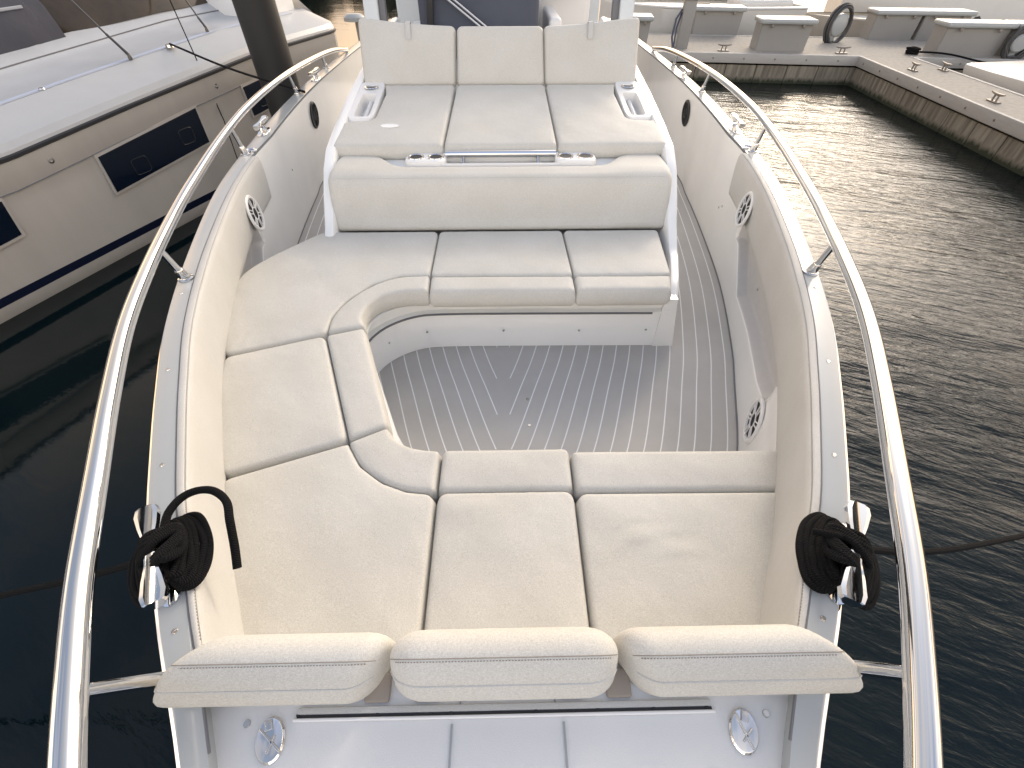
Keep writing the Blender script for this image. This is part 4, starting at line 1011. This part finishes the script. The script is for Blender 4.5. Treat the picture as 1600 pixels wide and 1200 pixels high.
def dock(label, poly, edges, zt=.5):
    """poly: plan corners (ccw). edges: which sides carry waler and fascia"""
    cx, cy = np.mean(poly, 0)
    root = empty('floating_dock', (cx, cy, 0), label, 'dock', 'concrete floating docks')
    mb = MB(); mb.prism(poly, zt - .12, zt); mb.build('dock_deck', M['decking'], root)
    for i in edges:
        fas, wal = MB(), MB(); bolts = MB(); gr = MB()
        a, b_ = Vector((*poly[i], 0)), Vector((*poly[(i + 1) % len(poly)], 0)); d = (b_ - a); L = d.length; d.normalize(); nrm = Vector((d.y, -d.x, 0)); rz = math.atan2(d.y, d.x)
        wal.box(tuple((a + b_) / 2 + nrm * .032 + Vector((0, 0, zt - .072))), (L + .06, .06, .17), rz=rz, bev=.012)
        k = 0; u = .0
        while u < L:
            w = min(.62, L - u)
            if w > .03:
                c = a + d * (u + w / 2) - nrm * .012 + Vector((0, 0, -.05)); fas.box(tuple(c), (w - .014, .05, .72), rz=rz, bev=.006)
            u += .62
        gr.box(tuple((a + b_) / 2 - nrm * .03 + Vector((0, 0, -.05))), (L, .03, .70), rz=rz)
        for u in np.arange(.3, L, .62):
            bolts.lathe(tuple(a + d * u + nrm * .062 + Vector((0, 0, zt - .075))), [(0, .012), (.014, .010), (.017, 0)], 8, axis=nrm)
        fas.build('fascia', M['fascia'], root); wal.build('waler', M['waler'], root); gr.build('float_core', M['dark'], root); bolts.build('waler_bolt', M['galv'], root)
    return root
def ln(a, b_, t): return (a[0] + (b_[0] - a[0]) * t, a[1] + (b_[1] - a[1]) * t)
pA, pC = (-1.0, 12.14), (7.11, 11.15); pE = (26, 8.85)
dock("main concrete dock across the upper right, carrying the row of dock boxes", [pA, (7.11, 11.15), (8.08, 11.04), (26, 8.86), (26.25, 11.0), (-.75, 14.3)], [0, 2, 4])
dock("narrow finger dock running toward the camera at the right edge", [(6.62, 1.0), (7.62, .95), (8.05, 11.04), (7.11, 11.145)], [1, 3])
ddir = Vector((pC[0] - pA[0], pC[1] - pA[1], 0)).normalized(); dang = math.atan2(ddir.y, ddir.x); dn = Vector((-ddir.y, ddir.x, 0))

def dock_box(c, w, label, parent_group="white fibreglass dock boxes", dp=.52, h=.46, rz=dang):
    """c: middle of the front bottom edge"""
    Rm = Matrix.Rotation(rz, 3, 'Z'); C = Vector(c) + Rm @ Vector((0, dp / 2, 0))
    root = empty('dock_box', tuple(C), label, 'dock box', parent_group)
    T = lambda p: tuple(Rm @ Vector(p) + C)
    mb = MB(T); x, y = w / 2, dp / 2
    rows = []
    for z, k in ((0, .0), (h, .012)):
        rows.append([(-x + .02 - k, -y + .05 - k, z), (x - .02 + k, -y + .05 - k, z), (x - .02 + k, y, z), (-x + .02 - k, y, z)])
    mb.grid(rows, closev=True); mb.ngon(rows[1]); mb.build('box_body', M['boxw'], root, bevel=.012)
    mb = MB(T); mb.box((0, -.005, h + .035), (w + .08, dp + .08, .085), bev=.03); mb.build('box_lid', M['boxlid'], root)
    for sx in (-.3, .3):
        mb = MB(T); mb.box((sx * w, -y - .02, h - .035), (.05, .02, .06), bev=.006); mb.build('lid_latch', M['galv'], root)
    return root
dock_box((2.62, 12.05, .5), .62, "short dock box nearest the motorboat's right headrest")
dock_box((5.64, 11.62, .5), 1.02, "dock box on the near edge, left of the round grey hose hanger")
dock_box((4.90, 13.62, .5), 1.10, "dock box on the far edge, just right of the grey power pedestal")
dock_box((8.76, 12.98, .5), .98, "left box of the touching pair on the far edge of the dock")
dock_box((9.78, 12.86, .5), .98, "right box of the touching pair on the far edge of the dock")
dock_box((9.20, 11.12, .5), 1.18, "dock box at the dock's near edge, beyond the finger dock and the knotted black line")
dock_box((10.48, 10.96, .5), 1.18, "dock box cut by the right picture edge, behind a coiled hose")
# hose hangers
def hose(c, R0, rz, label):
    Rm = Matrix.Rotation(rz, 3, 'Z'); C = Vector(c); T = lambda p: tuple(Rm @ Vector(p) + C)
    root = empty('hose_reel', tuple(C), label, 'hose', 'coiled hoses on hangers')
    mb = MB(T)
    for k in range(9):
        a0 = random.uniform(0, 6); rr = R0 + random.uniform(-.035, .03)
        pts = [(rr * math.cos(a), -.05 + .012 * k + random.uniform(-.01, .01), R0 + .03 + rr * 1.15 * math.sin(a) + (.04 if math.sin(a) < 0 else 0) * random.uniform(-1, .4)) for a in np.linspace(0, 6.2832, 16, endpoint=False)]
        cc = crom(pts, 48, True); mb.tube([tuple(p) for p in cc], .018, 8, closed=True, uvs=20)
    mb.build('coiled_hose', mat('grey_hose', (.05, .05, .052), .5), root)
    mb = MB(T); mb.lathe((0, .02, R0 + .03), [(R0 * .7, 0), (R0 * .7, .05), (R0 * .6, .07), (0, .07)], 24, axis=(0, -1, 0)); mb.box((0, .05, (R0) / 2), (.12, .06, R0), bev=.01); mb.build('hanger', M['boxlid'], root)
hose((7.28, 12.7, .5), .29, dang + R(25), "large coiled grey hose on an upright hanger between dock boxes")
hose((9.98, 10.95, .5), .22, dang, "coiled grey hose lying against the dock box at the right picture edge")
# power pedestal
mb = MB(); root = empty('power_pedestal', (3.68, 12.08, .5), "tall grey dock power pedestal with a pointed cap", "pedestal")
P0 = Vector((3.68, 12.08, .5)); T = lambda p: tuple(Matrix.Rotation(dang, 3, 'Z') @ Vector(p) + P0)
mb = MB(T); mb.box((0, 0, .40), (.24, .24, .82), bev=.012); mb.build('pedestal_body', M['boxw'], root)
mb = MB(T); mb.grid([[(-k, -k, z), (k, -k, z), (k, k, z), (-k, k, z)] for k, z in ((.16, .81), (.165, .84), (.11, .93), (.06, .98), (.005, 1.0))], closev=True); mb.build('pedestal_cap', M['boxlid'], root)
mb = MB(T); mb.tube([(-.14, -.05, .65), (-.24, -.12, .5), (-.25, -.12, .2), (-.20, -.16, .02)], .02, 8); mb.tube([(-.13, 0, .6), (-.19, -.10, .35), (-.18, -.14, .02)], .018, 8); mb.build('shore_cable', mat('blue_grey_cable', (.05, .06, .10), .5), root)
# dock cleats
cl0 = None
def dock_cleat(x, y, rz, label):
    global cl0
    if cl0 is None:
        root = empty('dock_cleat', (x, y, .5), label, 'cleat', 'galvanised cleats on the docks'); C = Vector((x, y, .5)); T = lambda p: tuple(Vector(p) + C)
        mb = MB(T); mb.tube([(-.14, 0, .115), (-.08, 0, .105), (0, 0, .10), (.08, 0, .105), (.14, 0, .115)], .014, 8, rfun=lambda u: .010 + .008 * math.sin(math.pi * u)); mb.build('horns', M['galv'], root)
        mb = MB(T); mb.tube([(-.045, 0, 0), (-.035, 0, .10)], .014, 8); mb.tube([(.045, 0, 0), (.035, 0, .10)], .014, 8); mb.build('posts', M['galv'], root)
        mb = MB(T); mb.box((0, 0, .010), (.22, .08, .02), bev=.006); mb.build('base_plate', M['galv'], root); root.rotation_euler = (0, 0, rz); cl0 = root
    else:
        r = cl0.copy(); COL.objects.link(r); r.location = (x, y, .5); r.rotation_euler = (0, 0, rz); r['label'] = label
        for ch in list(cl0.children):
            c = ch.copy(); COL.objects.link(c); c.parent = r
dock_cleat(4.48, 11.70, dang, "dock cleat on the main dock's near edge, right of the grey power pedestal")
dock_cleat(6.84, 11.42, dang, "dock cleat on the main dock's near edge, left of the dock corner")
dock_cleat(7.34, 9.85, dang + R(93), "dock cleat on the left side of the finger dock, nearest the corner")
dock_cleat(7.90, 9.85, dang + R(93), "dock cleat on the right side of the finger dock, beside the open slip")
dock_cleat(7.24, 7.75, dang + R(93), "dock cleat on the left side of the finger dock, nearest the right picture edge")
# black knotted line lying on the dock by the box, running down to the next slip
mb = MB(); rr = random.Random(5)
for k in range(5):
    cc = crom([(8.25 + .11 * math.cos(a) + rr.uniform(-.02, .02), 11.36 + .07 * math.sin(a) + rr.uniform(-.02, .02), .52 + .02 * k + rr.uniform(0, .01)) for a in np.linspace(0, 6.28, 9, endpoint=False)], 40, True)
    mb.tube([tuple(p) for p in cc], .017, 8, closed=True, uvs=30)
cc = crom([(8.30, 11.33, .55), (8.75, 11.0, .56), (9.4, 10.3, .50), (10.6, 9.6, .62)], 50); mb.tube([tuple(p) for p in cc], .016, 8, uvs=30)
mb.build('dock_line', M['rope'], label="black line piled on the dock and stretched over the open slip at the upper right", cat='rope')

# ------------------------------------------------------------------ other boats
mb = MB(SB); mb.tube([(q, -.036, sheer(q) - .225) for q in np.linspace(s0, 5.1, 40)], .005, 6); mb.build('topside_knuckle', M['groove'], sail)
mb = MB(SB); mb.grid([[(q, .40, sheer(q) + .1975), (q, .47, sheer(q) + .2015)] for q in np.linspace(s0, 5.1, 40)]); mb.build('deck_edge_band', mat('pale_blue_band', (.50, .56, .68), .35), sail, recalc=False)
M['bw'] = mat('far_boat_gelcoat', (.62, .61, .58), .3, var=.05, vscale=3)
M['bb'] = mat('far_boat_beige', (.48, .43, .36), .5, var=.1, vscale=3)
def small_boat(name, label, O, rz, L, W, H, cat='boat', mats=('bw', 'bb'), extra=None):
    Rm = Matrix.Rotation(rz, 3, 'Z'); C = Vector(O); T = lambda p: tuple(Rm @ Vector(p) + C)
    root = empty(name, tuple(C), label, cat)
    N = 40; us = np.linspace(0, 1, N)
    hw = lambda u: W / 2 * (min(1, (1 - u) * 3.2 + .0) ** .62 if u > .6 else 1) * (.9 + .1 * min(1, u * 3))
    rows = []
    secs = [(.55, -.3, .0), (.82, .02, .0), (.98, H * .6, 0), (1.0, H, 0), (1.02, H + .02, 0), (1.0, H + .05, 0), (.90, H + .055, 0)]
    for sgn in (1, -1):
        rows = []
        for k, z, _ in secs:
            rows.append([(u * L, sgn * hw(u) * k, z + .12 * H * u * u) for u in us])
        mb = MB(T); mb.grid(rows); 
        if sgn == 1: mbA = mb
        else: mbA.v += mb.v and [] ; off = len(mbA.v); mbA.v += mb.v; mbA.f += [[i + off for i in f] for f in mb.f]; mbA.mi += mb.mi
    tr = [(0, hw(0) * k, z) for k, z, _ in secs] + [(0, -hw(0) * k, z) for k, z, _ in secs[::-1]]
    mbA.ngon(tr); mbA.build('hull', M[mats[0]], root)
    mb = MB(T); dz = H - .02
    pts = [(u * L, hw(u) * .9) for u in us] ; pts = pts + [(x, -y) for x, y in pts[::-1]]
    mb.ngon([(x, y, dz + .12 * H * (x / L) ** 2) for x, y in pts]); mb.build('deck', M[mats[1]], root)
    if extra: extra(T, root)
    return root
def dinghy_x(T, root):
    mb = MB(T); mb.box((.9, 0, .92), (1.4, 1.0, .22), bev=.08); mb.build('seat_box', M['bw'], root)
    mb = MB(T); mb.box((2.4, -.25, .90), (.5, .05, .03), bev=.01); mb.build('handle', M['galv'], root)
small_boat('tender', "white tender with a beige side moored across the top, beyond the grey power pedestal", (7.5, 15.7, .0), R(184), 5.2, 1.9, .86, 'boat', ('bw', 'bw'), dinghy_x)
def cabin_x(T, root):
    mb = MB(T); mb.box((3.2, .1, 1.35), (3.6, 1.9, .8), bev=.2); mb.build('cabin', M['bw'], root)
    mb = MB(T); mb.box((3.2, .1, 1.5), (3.64, 1.94, .22), bev=.05); mb.build('cabin_window', M['winblk'], root)
    mb = MB(T); mb.box((1.0, .4, 1.0), (.35, .9, .35), bev=.05, rz=.5); mb.build('dark_hatch', M['groove'], root)
    f_ = MB(); f_.tube([(13.0, 16.15, .05), (13.0, 16.15, .15), (13.0, 16.15, 1.05), (13.0, 16.15, 1.15)], .2, 14, rfun=lambda u: .2 if .1 < u < .9 else .06); f_.build('fender', M['dark'], root)
small_boat('cabin_boat', "large white cabin boat at the top right corner, beyond the far dock boxes", (10.2, 18.6, 0), R(-20), 9, 3.2, 1.1, 'boat', ('bw', 'bb'), cabin_x)
small_boat('skiff', "low beige boat lying behind the touching pair of dock boxes", (14.5, 14.8, 0), R(168), 6.5, 1.9, .55, 'boat', ('bb', 'bw'))
def bow_x(T, root):
    mb = MB(T); mb.tube([(-.1, 0, 1.0), (.12, 0, 1.0)], .02, 8); mb.box((0, 0, .96), (.12, .05, .06), bev=.01); mb.build('cleat', M['dark'], root)
def rboat():
    root = empty('motor_cruiser', (9.6, 9.0, 0), "white boat deck with a black cleat in the slip beyond the finger dock", 'boat')
    mb = MB(); P = [(8.25, 9.85), (8.22, 9.2), (8.3, 8.0), (8.6, 6.0), (11.5, 5.5), (11.8, 9.2), (10.8, 9.9), (9.4, 10.05)]
    c = np.array([9.9, 8.3])
    mb.grid([[tuple(c + (np.array(p) - c) * k) + (z,) for p in P] for k, z in ((.82, -.3), (.93, .1), (1.0, .55), (1.0, .60), (.97, .63), (.02, .68))], closev=True)
    mb.build('hull', M['bw'], root, smooth=30)
    mb = MB(); mb.box((8.95, 9.35, .70), (.26, .06, .04), rz=R(60), bev=.01); mb.box((8.95, 9.35, .665), (.1, .05, .06), rz=R(60)); mb.build('cleat', M['dark'], root)
    mb = MB(); mb.box((9.9, 8.1, .80), (1.7, 1.5, .28), rz=R(20), bev=.06); mb.build('dark_windscreen', M['winblk'], root)
    m2 = MB(); cc = crom([(8.97, 9.33, .73), (9.8, 9.75, .74), (10.8, 10.4, .62)], 30); m2.tube([tuple(p) for p in cc], .012, 6, uvs=30)
    m2.build('bow_line', M['rope'], root)
rboat()
mb = MB(); mb.tube([(10.2, 17.6, -.6), (10.2, 17.6, 4)], .17, 20)
mb.build('mooring_pile', M['pile'], label="dark mooring pile standing in the bright water at the top right", cat="pile")
mb = MB(); root = empty('dock_post', (-2.55, 9.6, 0), "pale grey post with a flat cap behind the sailboat's stern", 'post')
mb = MB(); mb.tube([(-2.55, 9.6, -.4), (-2.55, 9.6, 1.25)], .085, 16); mb.build('post_shaft', M['boxw'], root)
mb = MB(); mb.lathe((-2.62, 9.55, 1.25), [(.17, 0), (.17, .05), (.12, .09), (0, .10)], 20); mb.build('post_cap', M['boxlid'], root)

M['wood'] = mat('dark_foliage', (.035, .04, .02), .9, var=.6, vscale=.6, bump=.3, bscale=1.5)  # treeline out of view, added for its dark reflection in the far water
mb = MB(); rr = random.Random(2)
for k in range(900):
    x = rr.uniform(-150, -2); hgt = 9 + 3 * math.sin(x * .11) + 2 * math.sin(x * .37); z = rr.uniform(.5, hgt); y = 75 + rr.uniform(-3, 3) + z * .2; r_ = rr.uniform(.9, 2.2)
    pts = [(x + r_ * rr.uniform(-1, 1), y + r_ * rr.uniform(-1, 1), z + r_ * rr.uniform(-.8, .9)) for _ in range(7)]
    mb.add(pts, [[0, 1, 2], [2, 3, 4], [4, 5, 6], [6, 0, 3], [1, 4, 6], [0, 2, 5], [1, 3, 5]])
mb.grid([[(x, 78 + math.sin(x), 0), (x, 78 + math.sin(x * 1.7), 8.5 + 3 * math.sin(x * .11) + 2 * math.sin(x * .37))] for x in np.linspace(-155, -2, 90)])
mb.build('unseen_treeline', M['wood'], label="unseen line of trees, added so the far water on the left reflects dark", cat="trees", kind='stuff', recalc=False)
